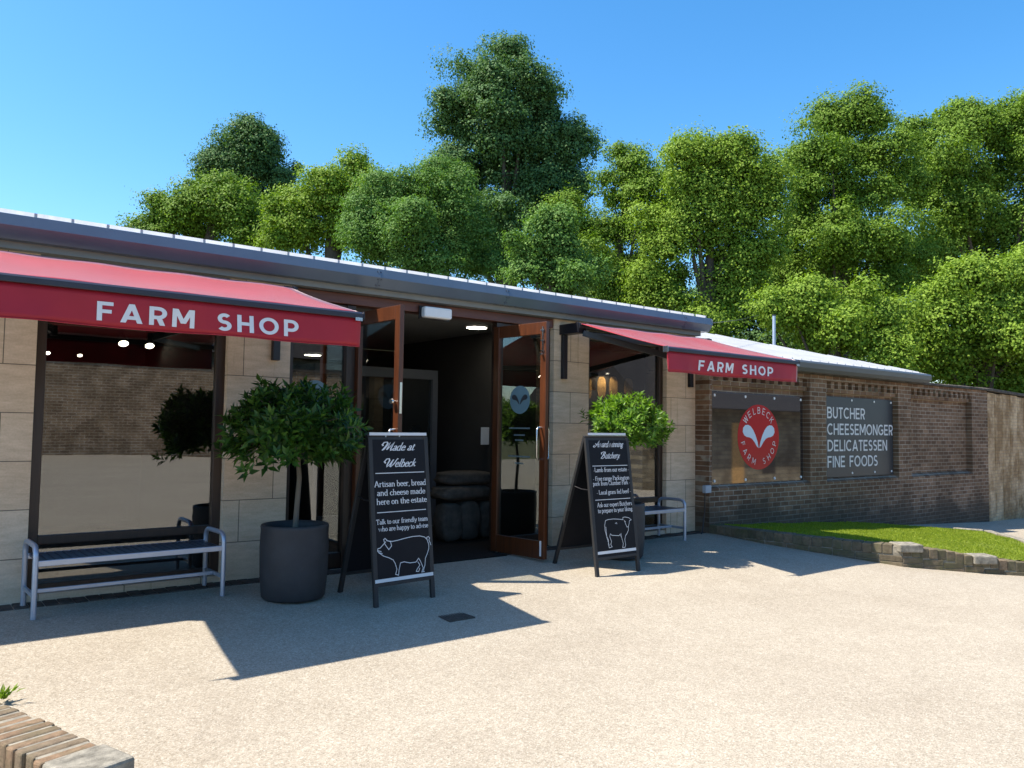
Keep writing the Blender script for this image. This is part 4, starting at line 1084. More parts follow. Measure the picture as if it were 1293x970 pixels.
# the weathered end of the wall turns away
dirf = Vector((1.389, .182)).normalized(); dirf = Vector((.985, -.172)) if False else Vector((.992, .13)).normalized()
wend = empty('weathered_wall', (X1+2, 7.6, -.6), 'weathered ochre wall with black vertical cracks where the brick wall ends', 'wall')
p0 = Vector((X1+.002, 7.44)); nrm = Vector((-dirf.y, dirf.x))
def seg(mb, s0, s1, o0, o1, za, zb):
    c = [p0+dirf*s0+nrm*o0, p0+dirf*s1+nrm*o0, p0+dirf*s1+nrm*o1, p0+dirf*s0+nrm*o1]
    mb.add([(q.x, q.y, za) for q in c]+[(q.x, q.y, zb) for q in c], [(0, 3, 2, 1), (4, 5, 6, 7), (0, 1, 5, 4), (1, 2, 6, 5), (2, 3, 7, 6), (3, 0, 4, 7)])
wf = MB(); s = 0.
for k in range(26):
    l_ = .60+.14*random.random()
    seg(wf, s, s+l_-.05, 0., .3, -1.2, TOP-.01-.03*random.random()); s += l_
wf.build('wall_face', M['brick_end'], wend, .02)
bk = MB(); seg(bk, 0, s, .07, .31, -1.2, TOP-.05); bk.build('wall_core', M['void'], wend)
cp = MB(); seg(cp, 0, s, -.05, .36, TOP-.005, TOP+.06); cp.build('coping', M['coping'], wend, .01)

# sign boards
A0, A1 = at(898, 600, 7.545), at(1013, 600, 7.545); zt = at(955, 498, 7.545).z; zb = at(955, 609, 7.545).z
sg = empty('logo_sign', ((A0.x+A1.x)/2, 7.55, zb), 'glossy dark sign board with a red oval emblem on the brick wall', 'sign')
MB().box(A0.x, A1.x, 7.530, 7.552, zb, zt).build('panel', M['gloss_panel'], sg, .002)
c0 = at(958, 552, 7.53); rx = (at(984, 552, 7.53).x-at(932, 552, 7.53).x)/2; rzz = (at(958, 511, 7.53).z-at(958, 593, 7.53).z)/2
lt = Lettering((c0.x, 7.53, c0.z), (1, 0, 0), (0, 0, 1), (0, -1, 0), .002); disc(lt, 0, 0, rx, rzz); rd = lt.build('red_oval', M['red'], sg)
lt = Lettering((c0.x, 7.53, c0.z), (1, 0, 0), (0, 0, 1), (0, -1, 0), .005)
horns(lt, 0, .0, rx, rzz); lt.build('white_horns', M['pale'], rd)
lt = Lettering((c0.x, 7.53, c0.z), (1, 0, 0), (0, 0, 1), (0, -1, 0), .005)
lt.arc_text('WELBECK', 0, 0, rx*.72, rzz*.72, 140, 40, .105, .11)
lt.build('lettering', M['white_sign'], rd)
lt = lt.new()
lt.arc_text('FARM SHOP', 0, 0, rx*.87, rzz*.87, 195, 345, .095, .11, True)
lt.build('lettering', M['white_sign'], rd)
sc = MB()
for fx in (.01, .34, .66, .985):
    for zz in (zt-.05, zb+.05):
        xx = A0.x+(A1.x-A0.x)*fx+(.03 if fx < .1 else -.03 if fx > .9 else 0)
        MB().tube([(xx, 7.531, zz), (xx, 7.522, zz)], .022, 10).build('fixing_cap', M['white'], sg)
B0, B1 = at(1043, 600, 7.545), at(1127, 600, 7.545); zt2 = at(1085, 503, 7.545).z; zb2 = at(1085, 601, 7.545).z
s2_ = empty('trade_sign', ((B0.x+B1.x)/2, 7.55, zb2), 'charcoal sign board listing four trades in white capitals', 'sign')
MB().box(B0.x, B1.x, 7.530, 7.552, zb2, zt2).build('panel', M['panel_dark'], s2_, .002)
for t, (pa, ya), (pb_, yb) in (('BUTCHER', (1043.5, 528), (1092, 530)), ('CHEESEMONGER', (1043.5, 549), (1127, 550)), ('DELICATESSEN', (1044, 570), (1120, 569)), ('FINE FOODS', (1044, 591), (1108, 588))):
    a = at(pa, ya, 7.53); b = at(pb_, yb, 7.53); z = (a.z+b.z)/2
    lt = Lettering((B0.x, 7.53, 0), (1, 0, 0), (0, 0, 1), (0, -1, 0), .003)
    lt.text(t, 'sans', a.x-B0.x+.02, z, b.x-B0.x, z, .20, .15, .12)
    lt.build('lettering', M['white_sign'], s2_)
sc = MB()
for fx in (.36, .70, .97):
    for zz in (zt2-.05, zb2+.06): MB().tube([(B0.x+(B1.x-B0.x)*fx, 7.531, zz), (B0.x+(B1.x-B0.x)*fx, 7.522, zz)], .02, 10).build('fixing_cap', M['white'], s2_)
a = at(891, 618, 7.43)
jb = empty('junction_box', a, 'small pale grey electrical box low on the brick wall beside the stone pier', 'electrical box')
MB().box(a.x-.065, a.x+.065, 7.375, 7.438, a.z-.05, a.z+.06).build('case', M['box'], jb, .006)
MB().tube([(a.x-.02, 7.425, a.z-.05), (a.x-.02, 7.43, a.z-.3), (a.x-.07, 7.43, .05), (a.x-.12, 7.42, -.02)], .01, 6).build('cable', M['black'], jb)

# ================================================================== ANNEX
an = empty('annex_building', (13, 9, 0), 'lower annex with pale metal roof and dark gutter behind the brick wall', 'building')
MB().box(9.7, 16.6, 7.95, 13.5, -.8, 2.64).build('wall', M['stone'], an)
AE = 2.655; hz = (14.05, 11.0, 3.60)
rf = MB()
rf.slab([(9.72, 7.25, AE), (16.08, 7.25, AE), hz, (9.72, 11.0, 3.60)], (0, 0, -.05))
rf.slab([(16.08, 7.25, AE), (16.08, 14.4, AE), hz], (0, 0, -.05))
rf.slab([(9.72, 11.0, 3.60), hz, (16.08, 14.4, AE), (9.72, 14.4, AE)], (0, 0, -.05))
for i in range(26):
    x = 9.8+i*.27; yt = 11.0 if x < 14.05 else 7.25+3.75*(16.08-x)/2.03
    if yt > 7.45:
        vs = []
        for yy in (7.26, yt-.02):
            z = AE+(yy-7.25)*(.945/3.75); vs += [(x-.01, yy, z-.01), (x+.01, yy, z-.01), (x+.01, yy, z+.022), (x-.01, yy, z+.022)]
        rf.add(vs, [(0, 1, 2, 3), (7, 6, 5, 4), (0, 4, 5, 1), (1, 5, 6, 2), (2, 6, 7, 3), (3, 7, 4, 0)])
rf.build('roof', M['zinc'], an, fixn=True)
MB().prism([(7.33, AE-.005), (7.22, AE-.008), (7.195, AE-.04), (7.205, AE-.12), (7.27, AE-.175), (7.37, AE-.18), (7.37, AE-.06)], 9.72, 16.13).build('gutter', M['annex_gutter'], an)
fl = deep(977, 436, 19.2)
fp = empty('flue_pipe', (14.9, 10.0, 3.2), 'thin pale metal pipe standing on the annex roof ridge', 'pipe')
def hip(t): return Vector((16.08, 7.25, AE)).lerp(Vector(hz), t)
best = min((abs(((hip(t)-EYE).dot(right)/(hip(t)-EYE).dot(fwd))*FPX+CPX-977), t) for t in [i/200 for i in range(201)])[1]
hp = hip(best); hh = (435-397)*(hp-EYE).dot(fwd)/FPX
MB().tube([hp-Vector((0, 0, .1)), hp+Vector((0, 0, hh))], .032, 12).build('pipe', M['galv'], fp)
MB().tube([hp+Vector((0, 0, hh+.001)), hp+Vector((0, 0, hh+.03))], .038, 12).build('cap', M['black'], fp)
a = at(897, 408, 7.5); b = at(958, 398, 11.5)
tag(MB().tube([a, (a+b)/2+Vector((0, 0, -.03)), b], .007, 5).build('cable', M['black']), 'thin dark cable running from the end of the main gutter', 'cable')

# ================================================================== KERB, LAWN, LOW WALL
KP = [Vector((9.53, 7.43)), Vector((9.60, 6.55)), Vector((9.86, 5.70)), Vector((10.13, 4.90)), Vector((11.40, 3.98)), Vector((12.7, 3.05))]
def lz(x, y): return .070-.05*(x-10)+.008*(y-5)-.12*min(max(5-y, 0), 1.2)*min(max((x-10.1)/.8, 0), 1)
kb = empty('brick_kerb', (10.1, 5.0, -.2), 'low mossy brick kerb with pale block caps edging the lawn', 'kerb')
km = MB(); blocks = MB()
for i in range(len(KP)-1):
    a, b = KP[i], KP[i+1]; d = (b-a); L = d.length; d = d/L; nn = Vector((-d.y, d.x)); nn = nn if nn.x > 0 or nn.y > 0 else -nn
    n = max(1, int(L/.112)); st = L/n
    for k in range(n):
        c = a+d*(k+.5)*st; zt_ = lz(c.x, c.y)+.012+random.uniform(-.006, .006); zb_ = gz(c.x, c.y)-.1
        if i == 3 and k < 2: zt_ += .0
        hw = st/2-.003; jit = random.uniform(-.006, .006)
        q = [c-d*hw+nn*jit, c+d*hw+nn*jit, c+d*hw+nn*.215, c-d*hw+nn*.215]
        if i == 2 and k == n-1: continue
        zb_ = zt_-.118-random.uniform(0, .006)
        km.add([(p.x, p.y, zb_) for p in q]+[(p.x, p.y, zt_) for p in q], [(0, 3, 2, 1), (4, 5, 6, 7), (0, 1, 5, 4), (1, 2, 6, 5), (2, 3, 7, 6), (3, 0, 4, 7)])
km.build('brick_course', M['kerb_brick'], kb, .008, fixn=True)
fm = MB(); lm = MB()
for i in range(len(KP)-1):
    a, b = KP[i], KP[i+1]; d = (b-a); L = d.length; d = d/L; nn = Vector((-d.y, d.x)); nn = nn if nn.x > 0 or nn.y > 0 else -nn
    n = max(1, int(L/.23)); st = L/n
    for k in range(n):
        q0, q1 = a+d*k*st, a+d*(k+1)*st; mz = lz((q0.x+q1.x)/2, (q0.y+q1.y)/2); z0_, z1_ = lz(q0.x, q0.y), lz(q1.x, q1.y)
        q = [q0+nn*.012, q1+nn*.012, q1+nn*.2, q0+nn*.2]
        fm.add([(p.x, p.y, -.9) for p in q]+[(q[0].x, q[0].y, z0_-.004), (q[1].x, q[1].y, z1_-.004), (q[2].x, q[2].y, z1_-.004), (q[3].x, q[3].y, z0_-.004)], [(0, 3, 2, 1), (4, 5, 6, 7), (0, 1, 5, 4), (1, 2, 6, 5), (2, 3, 7, 6), (3, 0, 4, 7)])
        q = [q0+d*.005, q1-d*.005, q1-d*.005+nn*.19, q0+d*.005+nn*.19]
        for lev in range(3):
            zt_ = mz-.118-lev*.078
            lm.add([(p.x, p.y, zt_-.070) for p in q]+[(p.x, p.y, zt_) for p in q], [(0, 3, 2, 1), (4, 5, 6, 7), (0, 1, 5, 4), (1, 2, 6, 5), (2, 3, 7, 6), (3, 0, 4, 7)])
fm.build('mortar', M['mortar'], kb, fixn=True); lm.build('lower_course', M['kerb_brick'], kb, .006, fixn=True)
def block(c, d, L, W_, z0, z1):
    d = d.normalized(); nn = Vector((-d.y, d.x)); nn = nn if nn.x > 0 or nn.y > 0 else -nn
    q = [c-d*L/2-nn*.03, c+d*L/2-nn*.03, c+d*L/2+nn*W_, c-d*L/2+nn*W_]
    m = MB().add([(p.x, p.y, z0) for p in q]+[(p.x, p.y, z1) for p in q], [(0, 3, 2, 1), (4, 5, 6, 7), (0, 1, 5, 4), (1, 2, 6, 5), (2, 3, 7, 6), (3, 0, 4, 7)])
    return m
d = KP[4]-KP[3]
block(KP[3]+d.normalized()*.10, d, .30, .26, .0, .10).build('cap_block', M['cap_block'], kb, .015, fixn=True)
block(KP[3]+d.normalized()*1.05, d, .30, .24, -.14, -.035).build('cap_block', M['cap_block'], kb, .015, fixn=True)
lawn_poly = [Vector((9.75, 7.42)), Vector((13.3, 7.43)), Vector((14.55, 6.16)), Vector((14.68, 5.75)), Vector((13.5, 4.72)), Vector((12.75, 3.95)), Vector((12.72, 3.25)), Vector((11.48, 4.15)), Vector((10.3, 5.0)), Vector((10.06, 5.75)), Vector((9.80, 6.6))]
def inside(x, y, poly):
    r = False; n = len(poly)
    for i in range(n):
        a, b = poly[i], poly[(i+1) % n]
        if (a.y > y) != (b.y > y) and x < (b.x-a.x)*(y-a.y)/(b.y-a.y)+a.x: r = not r
    return r
vs = []; fs = []; idx = {}
st = .06
nx_, ny_ = int(5.2/st), int(4.4/st)
for j in range(ny_):
    for i in range(nx_):
        x = 9.6+i*st; y = 3.1+j*st
        if inside(x+st/2, y+st/2, lawn_poly):
            fc = []
            for (ii, jj) in ((i, j), (i+1, j), (i+1, j+1), (i, j+1)):
                if (ii, jj) not in idx:
                    idx[(ii, jj)] = len(vs); X, Y_ = 9.6+ii*st, 3.1+jj*st; vs.append((X, Y_, lz(X, Y_)+.008*math.sin(X*5+Y_*3)))
                fc.append(idx[(ii, jj)])
            fs.append(tuple(fc))
lawn = structure(MB().add(vs, fs, True).build('lawn', M['turf']))
n = 90000
pt = np.stack([RNG.uniform(9.6, 14.8, n), RNG.uniform(3.1, 7.45, n)], 1)
keep = np.array([inside(x, y, lawn_poly) for x, y in pt]); pt = pt[keep]
Zb = np.array([lz(x, y)+.008*math.sin(x*5+y*3) for x, y in pt])
n = len(pt); Cb = np.column_stack([pt, Zb-.004])
Dn = np.column_stack([RNG.normal(0, .45, (n, 2)), np.ones(n)]); Nn = np.column_stack([RNG.normal(0, 1, (n, 2)), np.zeros(n)])
hgt = RNG.uniform(.015, .034, n)
g = leaf_mesh('lawn_grass', Cb, Dn, Nn, hgt, .009, M['grass'], None); g['kind'] = 'stuff'; g['label'] = 'short bright green grass of the raised lawn'
fk = MB(); FP = [Vector((13.3, 7.42)), Vector((14.55, 6.18)), Vector((14.70, 5.75)), Vector((13.52, 4.70)), Vector((12.77, 3.93))]
for a, b in zip(FP[1:-1], FP[2:]):
    d = (b-a).normalized(); nn = Vector((-d.y, d.x)); 
    L = (b-a).length; k = max(1, int(L/.45)); stp = L/k
    for i in range(k):
        q0, q1 = a+d*stp*i+d*.004, a+d*stp*(i+1)-d*.004
        nz = .12 if nn.x > 0 else -.12
        z = lz((q0.x+q1.x)/2, (q0.y+q1.y)/2)+.03
        q = [q0, q1, q1+nn*nz, q0+nn*nz]
        fk.add([(p.x, p.y, -.8) for p in q]+[(p.x, p.y, z) for p in q], [(0, 3, 2, 1), (4, 5, 6, 7), (0, 1, 5, 4), (1, 2, 6, 5), (2, 3, 7, 6), (3, 0, 4, 7)])
tag(fk.build('stone_kerb', M['cap_block'], None, .012, fixn=True), 'pale stone kerb along the far side of the lawn', 'kerb')

# low brick wall at the lower left corner
lw_ = empty('low_brick_wall', (.6, 4.0, -.2), 'low brick wall with tilted header bricks in the near corner', 'wall')
e0 = Vector((.774, 3.764)); e1 = Vector((.503, 4.596)); d = (e0-e1).normalized(); nn = Vector((d.y, -d.x)); nn = nn if nn.x < 0 else -nn
WZ = .15; wdt = .235
m = MB(); st = .076; start = e0+d*.02
for k in range(34):
    c = start-d*(k+.5)*st; hw = st/2-.0065; jz = random.uniform(-.004, .004); jn = random.uniform(-.009, .009)
    q = [c-d*hw+nn*jn, c+d*hw+nn*jn, c+d*hw+nn*(wdt+jn), c-d*hw+nn*(wdt+jn)]
    m.add([(p.x, p.y, WZ-.11) for p in q]+[(p.x, p.y, WZ+jz) for p in q], [(0, 3, 2, 1), (4, 5, 6, 7), (0, 1, 5, 4), (1, 2, 6, 5), (2, 3, 7, 6), (3, 0, 4, 7)])
m.build('header_course', M['kerb_top'], lw_, .011, fixn=True)
q = [start-d*34*st+nn*.012, start+nn*.012, start+nn*(wdt-.012), start-d*34*st+nn*(wdt-.012)]
MB().add([(p.x, p.y, WZ-.1) for p in q]+[(p.x, p.y, WZ-.0045) for p in q], [(0, 3, 2, 1), (4, 5, 6, 7), (0, 1, 5, 4), (1, 2, 6, 5), (2, 3, 7, 6), (3, 0, 4, 7)]).build('mortar', M['mortar'], lw_, fixn=True)
q = [start-d*34*st+nn*.012, start+nn*.012, start+nn*(wdt-.012), start-d*34*st+nn*(wdt-.012)]
MB().add([(p.x, p.y, -.5) for p in q]+[(p.x, p.y, WZ-.112) for p in q], [(0, 3, 2, 1), (4, 5, 6, 7), (0, 1, 5, 4), (1, 2, 6, 5), (2, 3, 7, 6), (3, 0, 4, 7)]).build('wall_base', M['kerb_brick'], lw_, fixn=True)
cst = start+d*.004
q = [cst-nn*.01, cst+d*.235-nn*.01, cst+d*.235+nn*(wdt+.01), cst+nn*(wdt+.01)]
MB().add([(p.x, p.y, -.5) for p in q]+[(p.x, p.y, WZ+.004) for p in q], [(0, 3, 2, 1), (4, 5, 6, 7), (0, 1, 5, 4), (1, 2, 6, 5), (2, 3, 7, 6), (3, 0, 4, 7)]).build('end_block', M['cap_block'], lw_, .014, fixn=True)
# weed at its foot
wp = Vector((.575, 5.16, gz(.575, 5.16)))
wp = on_plane(3, 884, Vector((0, 0, -.10)), Vector((0, 0, 1)))
wd = local_empty('weed', wp, 'small green weed growing at the back of the near brick wall', 'plant')
C = np.zeros((46, 3)); Dv = np.column_stack([RNG.normal(0, .7, (46, 2)), RNG.uniform(.5, 1.2, 46)]); C += Dv*RNG.uniform(.0, .05, (46, 1))
leaf_mesh('leaves', C, Dv, unit(46), RNG.uniform(.03, .07, 46), .016, M['lime2'], wd)
# drain grating
dr = empty('drain_cover', (3.87, 5.66, gz(3.87, 5.66)), 'small square cast iron drain cover set in the shaded paving', 'drain cover')
z = gz(3.87, 5.66); m = MB(); rot = Matrix.Rotation(R(4), 2)
for i in range(9): m.box(3.76+i*.0255, 3.76+i*.0255+.017, 5.56, 5.77, z-.02, z+.006)
m.box(3.745, 3.757, 5.55, 5.78, z-.03, z+.005).box(3.99, 4.002, 5.55, 5.78, z-.03, z+.005).box(3.757, 3.99, 5.55, 5.559, z-.03, z+.005).box(3.757, 3.99, 5.771, 5.78, z-.03, z+.005)
m.build('grating', M['iron'], dr)
MB().box(3.75, 3.995, 5.553, 5.777, z-.03, z+.003).build('gully', M['void'], dr)

# ================================================================== WHAT THE GLASS REFLECTS (behind the camera)
ob = empty('facing_brick_wall', (0, -31, 0), 'tall brick wall across the yard, seen mirrored in the left window', 'wall')
MB().box(-30, 31, -31.4, -31, -1, 4.7).build('wall_face', M['brick_far'], ob)
MB().box(-30, 31, -31.5, -30.92, 4.702, 4.85).build('coping', M['coping'], ob)
hb = empty('gabled_house', (26, -36, 0), 'dark roofed house across the yard, seen mirrored in the side pane', 'building')
MB().box(14, 34, -40, -34, -1, 6.0).build('wall', M['rubble'], hb)
MB().add([(13, -33.4, 5.8), (35, -33.4, 5.8), (35, -40.5, 5.8), (13, -40.5, 5.8), (13, -37, 10.0), (35, -37, 10.0)], [(0, 1, 5, 4), (2, 3, 4, 5), (0, 4, 3), (1, 2, 5), (0, 3, 2, 1)]).build('roof', M['tile'], hb)
st_ = empty('stone_outbuilding', (34, -5, 0), 'stone outbuilding across the yard, seen mirrored in the logo sign', 'building')
MB().box(22.5, 46, -11, -5, -2, 2.5).build('wall', M['rubble'], st_)
MB().add([(22, -4.3, 2.35), (46.5, -4.3, 2.35), (46.5, -11.7, 2.35), (22, -11.7, 2.35), (22, -8, 5.6), (46.5, -8, 5.6)], [(0, 1, 5, 4), (2, 3, 4, 5), (0, 4, 3), (1, 2, 5), (0, 3, 2, 1)]).build('roof', M['tile'], st_)
for xx in (24.2, 29.3, 36, 41): MB().box(xx, xx+.9, -5.05, -4.99, -.3, 1.6).build('window', M['frame'], st_)
for xx in (27.2, 33.5): MB().box(xx, xx+.8, -5.05, -4.985, -1.0, 1.8).build('door', M['wood_tan'], st_)
# ================================================================== TREES
LEAF = {}
def tree(name, label, lobes, depth, m, leaf=.17, dens=1., trunk_px=None, group='trees behind the shop', seed=1, clump=.75, per=46):
    leaf *= .60
    rng = np.random.default_rng(seed)
    k = depth/FPX
    Cs = []; Rs = []
    extra = []
    for (px, py, r) in lobes:
        for q in range(2):
            a_ = rng.uniform(-.4, 3.55); e_r = rng.uniform(.85, 1.12); extra.append((px+e_r*r*math.cos(a_), py-e_r*r*math.sin(a_), r*rng.uniform(.26, .5)))
    lobes = [(px, py+2, r*.86) for px, py, r in lobes]+extra
    for (px, py, r) in lobes:
        c = deep(px, py, depth+rng.uniform(-1., .8)*r*k*1.5); Cs.append(np.array(c)); Rs.append(r*k)
    Cs = np.array(Cs); Rs = np.array(Rs)
    low = Cs[:, 2].min()
    tx = (Cs[:, 0]*Rs).sum()/Rs.sum(); ty = (Cs[:, 1]*Rs).sum()/Rs.sum()
    base = Vector((float(tx), float(ty), -1.0))
    T = empty(name, base, label, 'tree', group); WORLD[T] = Matrix.Identity(4)
    # leafy sub-clumps crowd the outside of every lobe
    cc = []; cr = []
    for i, (c, r) in enumerate(zip(Cs, Rs)):
        nn_ = int(4*math.pi*r*r/(clump*clump*3.3)*dens)+4
        d = rng.normal(size=(nn_, 3)); d /= np.linalg.norm(d, axis=1)[:, None]
        wob = .80+.12*np.sin(d[:, 0]*4.3+i*2.1)+.10*np.sin(d[:, 1]*5.1+d[:, 2]*3.7+i)+rng.normal(0, .23, nn_)
        p = c+d*np.clip(wob, .4, 1.4)[:, None]*r
        ok = d[:, 2] > -.8
        for j, (c2, r2) in enumerate(zip(Cs, Rs)):
            if j != i: ok &= np.linalg.norm(p-c2, axis=1) > r2*.55
        ok &= ~(((p-np.array(EYE)) @ np.array(fwd)) > depth+r*.9)      # the far side stays thin
        cc.append(p[ok]); cr.append(clump*np.exp(rng.normal(-.27, .30, ok.sum())))
    cc = np.concatenate(cc); cr = np.clip(np.concatenate(cr), .40*clump, 1.3*clump); n = len(cc)
    num = np.maximum(30, (per*5.6*(cr/.6)**2*(.17/leaf)**1.55)).astype(int)
    base_i = np.repeat(np.arange(n), num); m_ = len(base_i)
    d = rng.normal(size=(m_, 3)); d[:, 2] += .75; d /= np.linalg.norm(d, axis=1)[:, None]
    ph = rng.uniform(0, 6.28, (n, 3))[base_i]
    lump = 1+.32*np.sin(d[:, 0]*5+ph[:, 0])*np.sin(d[:, 1]*5+ph[:, 1])+.22*np.sin(d[:, 2]*7+ph[:, 2])
    rr = cr[base_i]*lump*np.where(rng.uniform(size=m_) < .90, rng.normal(.95, .12, m_), rng.uniform(.3, 1.42, m_))
    st = rng.uniform(.8, 1.3, (n, 3))*np.array([1.05, 1.05, .80])
    P = cc[base_i]+d*st[base_i]*rr[:, None]
    tw = np.cross(d, rng.normal(size=(m_, 3))); tw /= np.linalg.norm(tw, axis=1)[:, None]+1e-9
    D = tw+d*.35-np.array([0, 0, .5])+rng.normal(0, .3, (m_, 3))
    Nr = d*1.+np.array([-.1, 0, .2])+rng.normal(0, .36, (m_, 3))
    ln = leaf*rng.uniform(.6, 1.25, m_)
    # loose leaves and sprays filling the inside of the crown
    k_ = np.maximum(200, (Rs**2*620*(.17/leaf)**1.3)).astype(int); bi = np.repeat(np.arange(len(Cs)), k_); mi = len(bi)
    dd = rng.normal(size=(mi, 3)); dd /= np.linalg.norm(dd, axis=1)[:, None]
    Pi = Cs[bi]+dd*(Rs[bi]*rng.uniform(.05, .66, mi)**.6)[:, None]
    P = np.concatenate([P, Pi]); D = np.concatenate([D, rng.normal(size=(mi, 3))]); Nr = np.concatenate([Nr, dd+rng.normal(0, .8, (mi, 3))]); ln = np.concatenate([ln, leaf*1.4*np.ones(mi)])
    D /= np.linalg.norm(D, axis=1)[:, None]; Sd = np.cross(D, Nr); Sd /= np.linalg.norm(Sd, axis=1)[:, None]+1e-9
    V = np.stack([P-D*(ln*.5)[:, None], P+Sd*(ln*.40)[:, None], P+D*(ln*.5)[:, None], P-Sd*(ln*.40)[:, None]], 1).reshape(-1, 3)
    F = np.arange(len(V)).reshape(-1, 4)
    print(name, n, m_)
    V = V-np.array(base)
    raw_mesh('crown', V, F, m, T)
    # trunk and limbs
    tb = MB(); H = low-base.z
    topz = Cs[:, 2].max()-base.z
    r0 = .16+.018*topz
    tb.tube([(0, 0, 0), (.05, 0, H*.5), (0, .05, max(H, 2.)), (.1, 0, max(H, 2.)+(topz-H)*.45)], [r0*1.3, r0, r0*.8, r0*.35], 10)
    for c, r in list(zip(Cs, Rs))[:len(Cs)//3:2]:
        e_ = Vector(c)-base; s0 = Vector((0, .03, max(1.5, min(H, e_.z*.6))))
        tb.tube([s0, s0.lerp(e_, .5)+Vector((0, 0, -.3)), e_+Vector((0, 0, r*.2))], [r0*.36, r0*.2, r0*.06], 6, False)
    tb.build('trunk', M['bark'], T)
    return T
tree('tall_tree', 'distant blue green tree rising alone above the left roof', [(x_, y_+2, r_*.94) for x_, y_, r_ in [(318, 186, 20), (300, 195, 16), (335, 195, 16), (318, 200, 32), (286, 222, 28), (350, 222, 27), (312, 235, 38), (345, 255, 30), (290, 258, 30), (268, 228, 18), (330, 285, 40)]], 52, M['dark_leaf'], .24, 1., seed=2, clump=.95)
tree('low_tree', 'low rounded pale tree at the left end behind the roof', [(205, 280, 24), (240, 268, 24), (272, 262, 26), (300, 268, 26), (325, 285, 30), (190, 295, 20), (255, 300, 36), (310, 310, 34)], 40, M['lime1'], .2, 1., seed=3, clump=.8)
tree('broad_tree', 'pale green broad tree between the lone tree and the feathery tree', [(372, 262, 24), (405, 252, 24), (440, 248, 26), (470, 250, 24), (385, 295, 36), (430, 290, 40), (470, 300, 40), (358, 300, 24)], 38, M['lime2'], .2, 1., seed=4, clump=.8)
tree('feathery_tree', 'mid green feathery tree below left of the tallest tree', [(500, 248, 26), (540, 240, 26), (575, 258, 28), (470, 275, 30), (525, 285, 46), (580, 300, 40), (480, 315, 40), (540, 335, 46), (600, 330, 30), (455, 300, 26)], 32, M['ash_leaf'], .14, 1.1, seed=5, clump=.6, per=52)
tree('towering_tree', 'tallest dark green tree towering over the middle of the roof', [(646+(x_-652)*.88, y_+8, r_*.92) for x_, y_, r_ in [(640, 82, 28), (612, 100, 28), (672, 100, 30), (590, 128, 32), (640, 130, 42), (700, 132, 34), (575, 150, 24), (620, 168, 38), (680, 170, 44), (722, 165, 20), (640, 205, 42), (598, 215, 34), (700, 205, 38), (735, 200, 26), (575, 240, 28), (630, 255, 44), (690, 255, 42), (720, 240, 22), (610, 300, 40), (660, 310, 44), (585, 205, 24)]], 40, M['dark_leaf'], .2, 1., seed=6, clump=.85)
tree('round_tree', 'yellow green tree to the right of the tallest tree', [(x_, y_+4, r_*.84) for x_, y_, r_ in [(790, 205, 18), (790, 222, 20), (812, 240, 26), (775, 245, 26), (745, 285, 30), (790, 285, 36), (828, 270, 22), (720, 275, 20), (755, 330, 42), (810, 335, 38), (720, 330, 26), (780, 365, 40)]], 36, M['lime1'], .17, 1., seed=7, clump=.75)
tree('bushy_tree', 'short bushy tree just above the roof right of the middle', [(672, 315, 28), (700, 300, 22), (690, 345, 34), (725, 350, 26), (655, 340, 22), (705, 375, 30)], 28, M['ash_leaf'], .15, 1., seed=8, clump=.6)
tree('leafy_tree', 'bright leafy tree with twin tops left of the great right hand mass', [(898+(x_-898)*.94, y_+3, r_*.86) for x_, y_, r_ in [(872, 200, 20), (935, 205, 20), (872, 205, 24), (900, 200, 20), (935, 215, 26), (965, 235, 18), (860, 245, 30), (910, 250, 38), (950, 270, 28), (840, 290, 32), (895, 300, 42), (945, 315, 34), (850, 345, 36), (910, 360, 42), (825, 365, 28), (960, 355, 26), (885, 400, 34)]], 32, M['lime2'], .17, 1., seed=9, clump=.75)
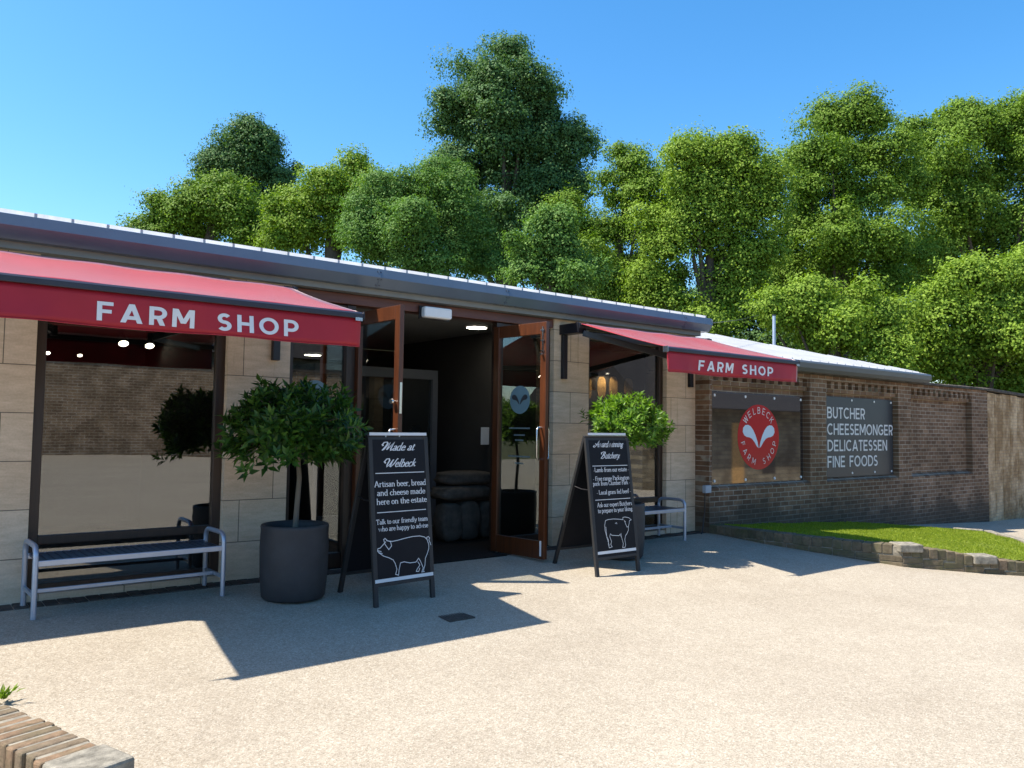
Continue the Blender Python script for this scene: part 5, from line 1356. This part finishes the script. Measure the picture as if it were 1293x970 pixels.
tree('great_tree', 'great spreading tree with two peaks behind the annex', [(1065, 155, 22), (1108, 150, 22), (1050, 190, 34), (1095, 195, 36), (1020, 240, 34), (1070, 245, 42), (1125, 235, 34), (1000, 300, 32), (1050, 310, 42), (1105, 300, 42), (1020, 365, 36), (1075, 370, 44), (1130, 350, 40), (990, 345, 20), (1040, 420, 40)], 36, M['lime1'], .17, 1., seed=10, clump=.78)
tree('massive_tree', 'massive high tree filling the right edge above the brick wall', [(1190, 150, 26), (1230, 165, 26), (1165, 180, 24), (1270, 175, 28), (1200, 205, 38), (1255, 220, 40), (1165, 245, 36), (1215, 270, 44), (1275, 280, 40), (1170, 310, 40), (1225, 335, 44), (1290, 340, 40), (1310, 210, 36), (1290, 140, 26), (1330, 150, 40), (1340, 260, 50), (1190, 380, 40), (1260, 400, 46)], 40, M['lime1'], .19, 1., seed=11, clump=.85)
tree('spreading_bush_tree', 'low bright tree overhanging the end of the brick wall', [(1270, 345, 26), (1235, 362, 28), (1200, 385, 28), (1290, 385, 34), (1170, 420, 28), (1215, 425, 36), (1260, 430, 40), (1300, 440, 40), (1190, 460, 28), (1240, 475, 34), (1285, 490, 34), (1155, 450, 20), (1320, 380, 30)], 27, M['lime2'], .16, 1., seed=12, clump=.7)
tree('small_tree', 'small bright tree leaning over the annex roof ridge', [(1000, 395, 20), (1030, 385, 24), (970, 405, 16), (1060, 405, 26), (1100, 400, 26), (1020, 420, 24), (1085, 430, 28), (1130, 425, 24), (1050, 440, 24), (1120, 455, 24)], 25, M['lime2'], .15, 1., seed=13, clump=.6)
tree('shade_tree', 'dark tree deep between the leafy tree and the great tree', [(930, 400, 40), (975, 380, 40), (880, 430, 36), (1000, 440, 40), (930, 450, 40), (800, 400, 40), (850, 400, 40), (1070, 430, 40), (1140, 430, 40), (1200, 455, 36), (1060, 470, 34), (1130, 480, 30), (1250, 470, 36), (760, 370, 36), (1060, 350, 40), (1180, 340, 40)], 46, M['dark_leaf'], .22, 1., seed=14, clump=.9)
bpy.context.view_layer.update()
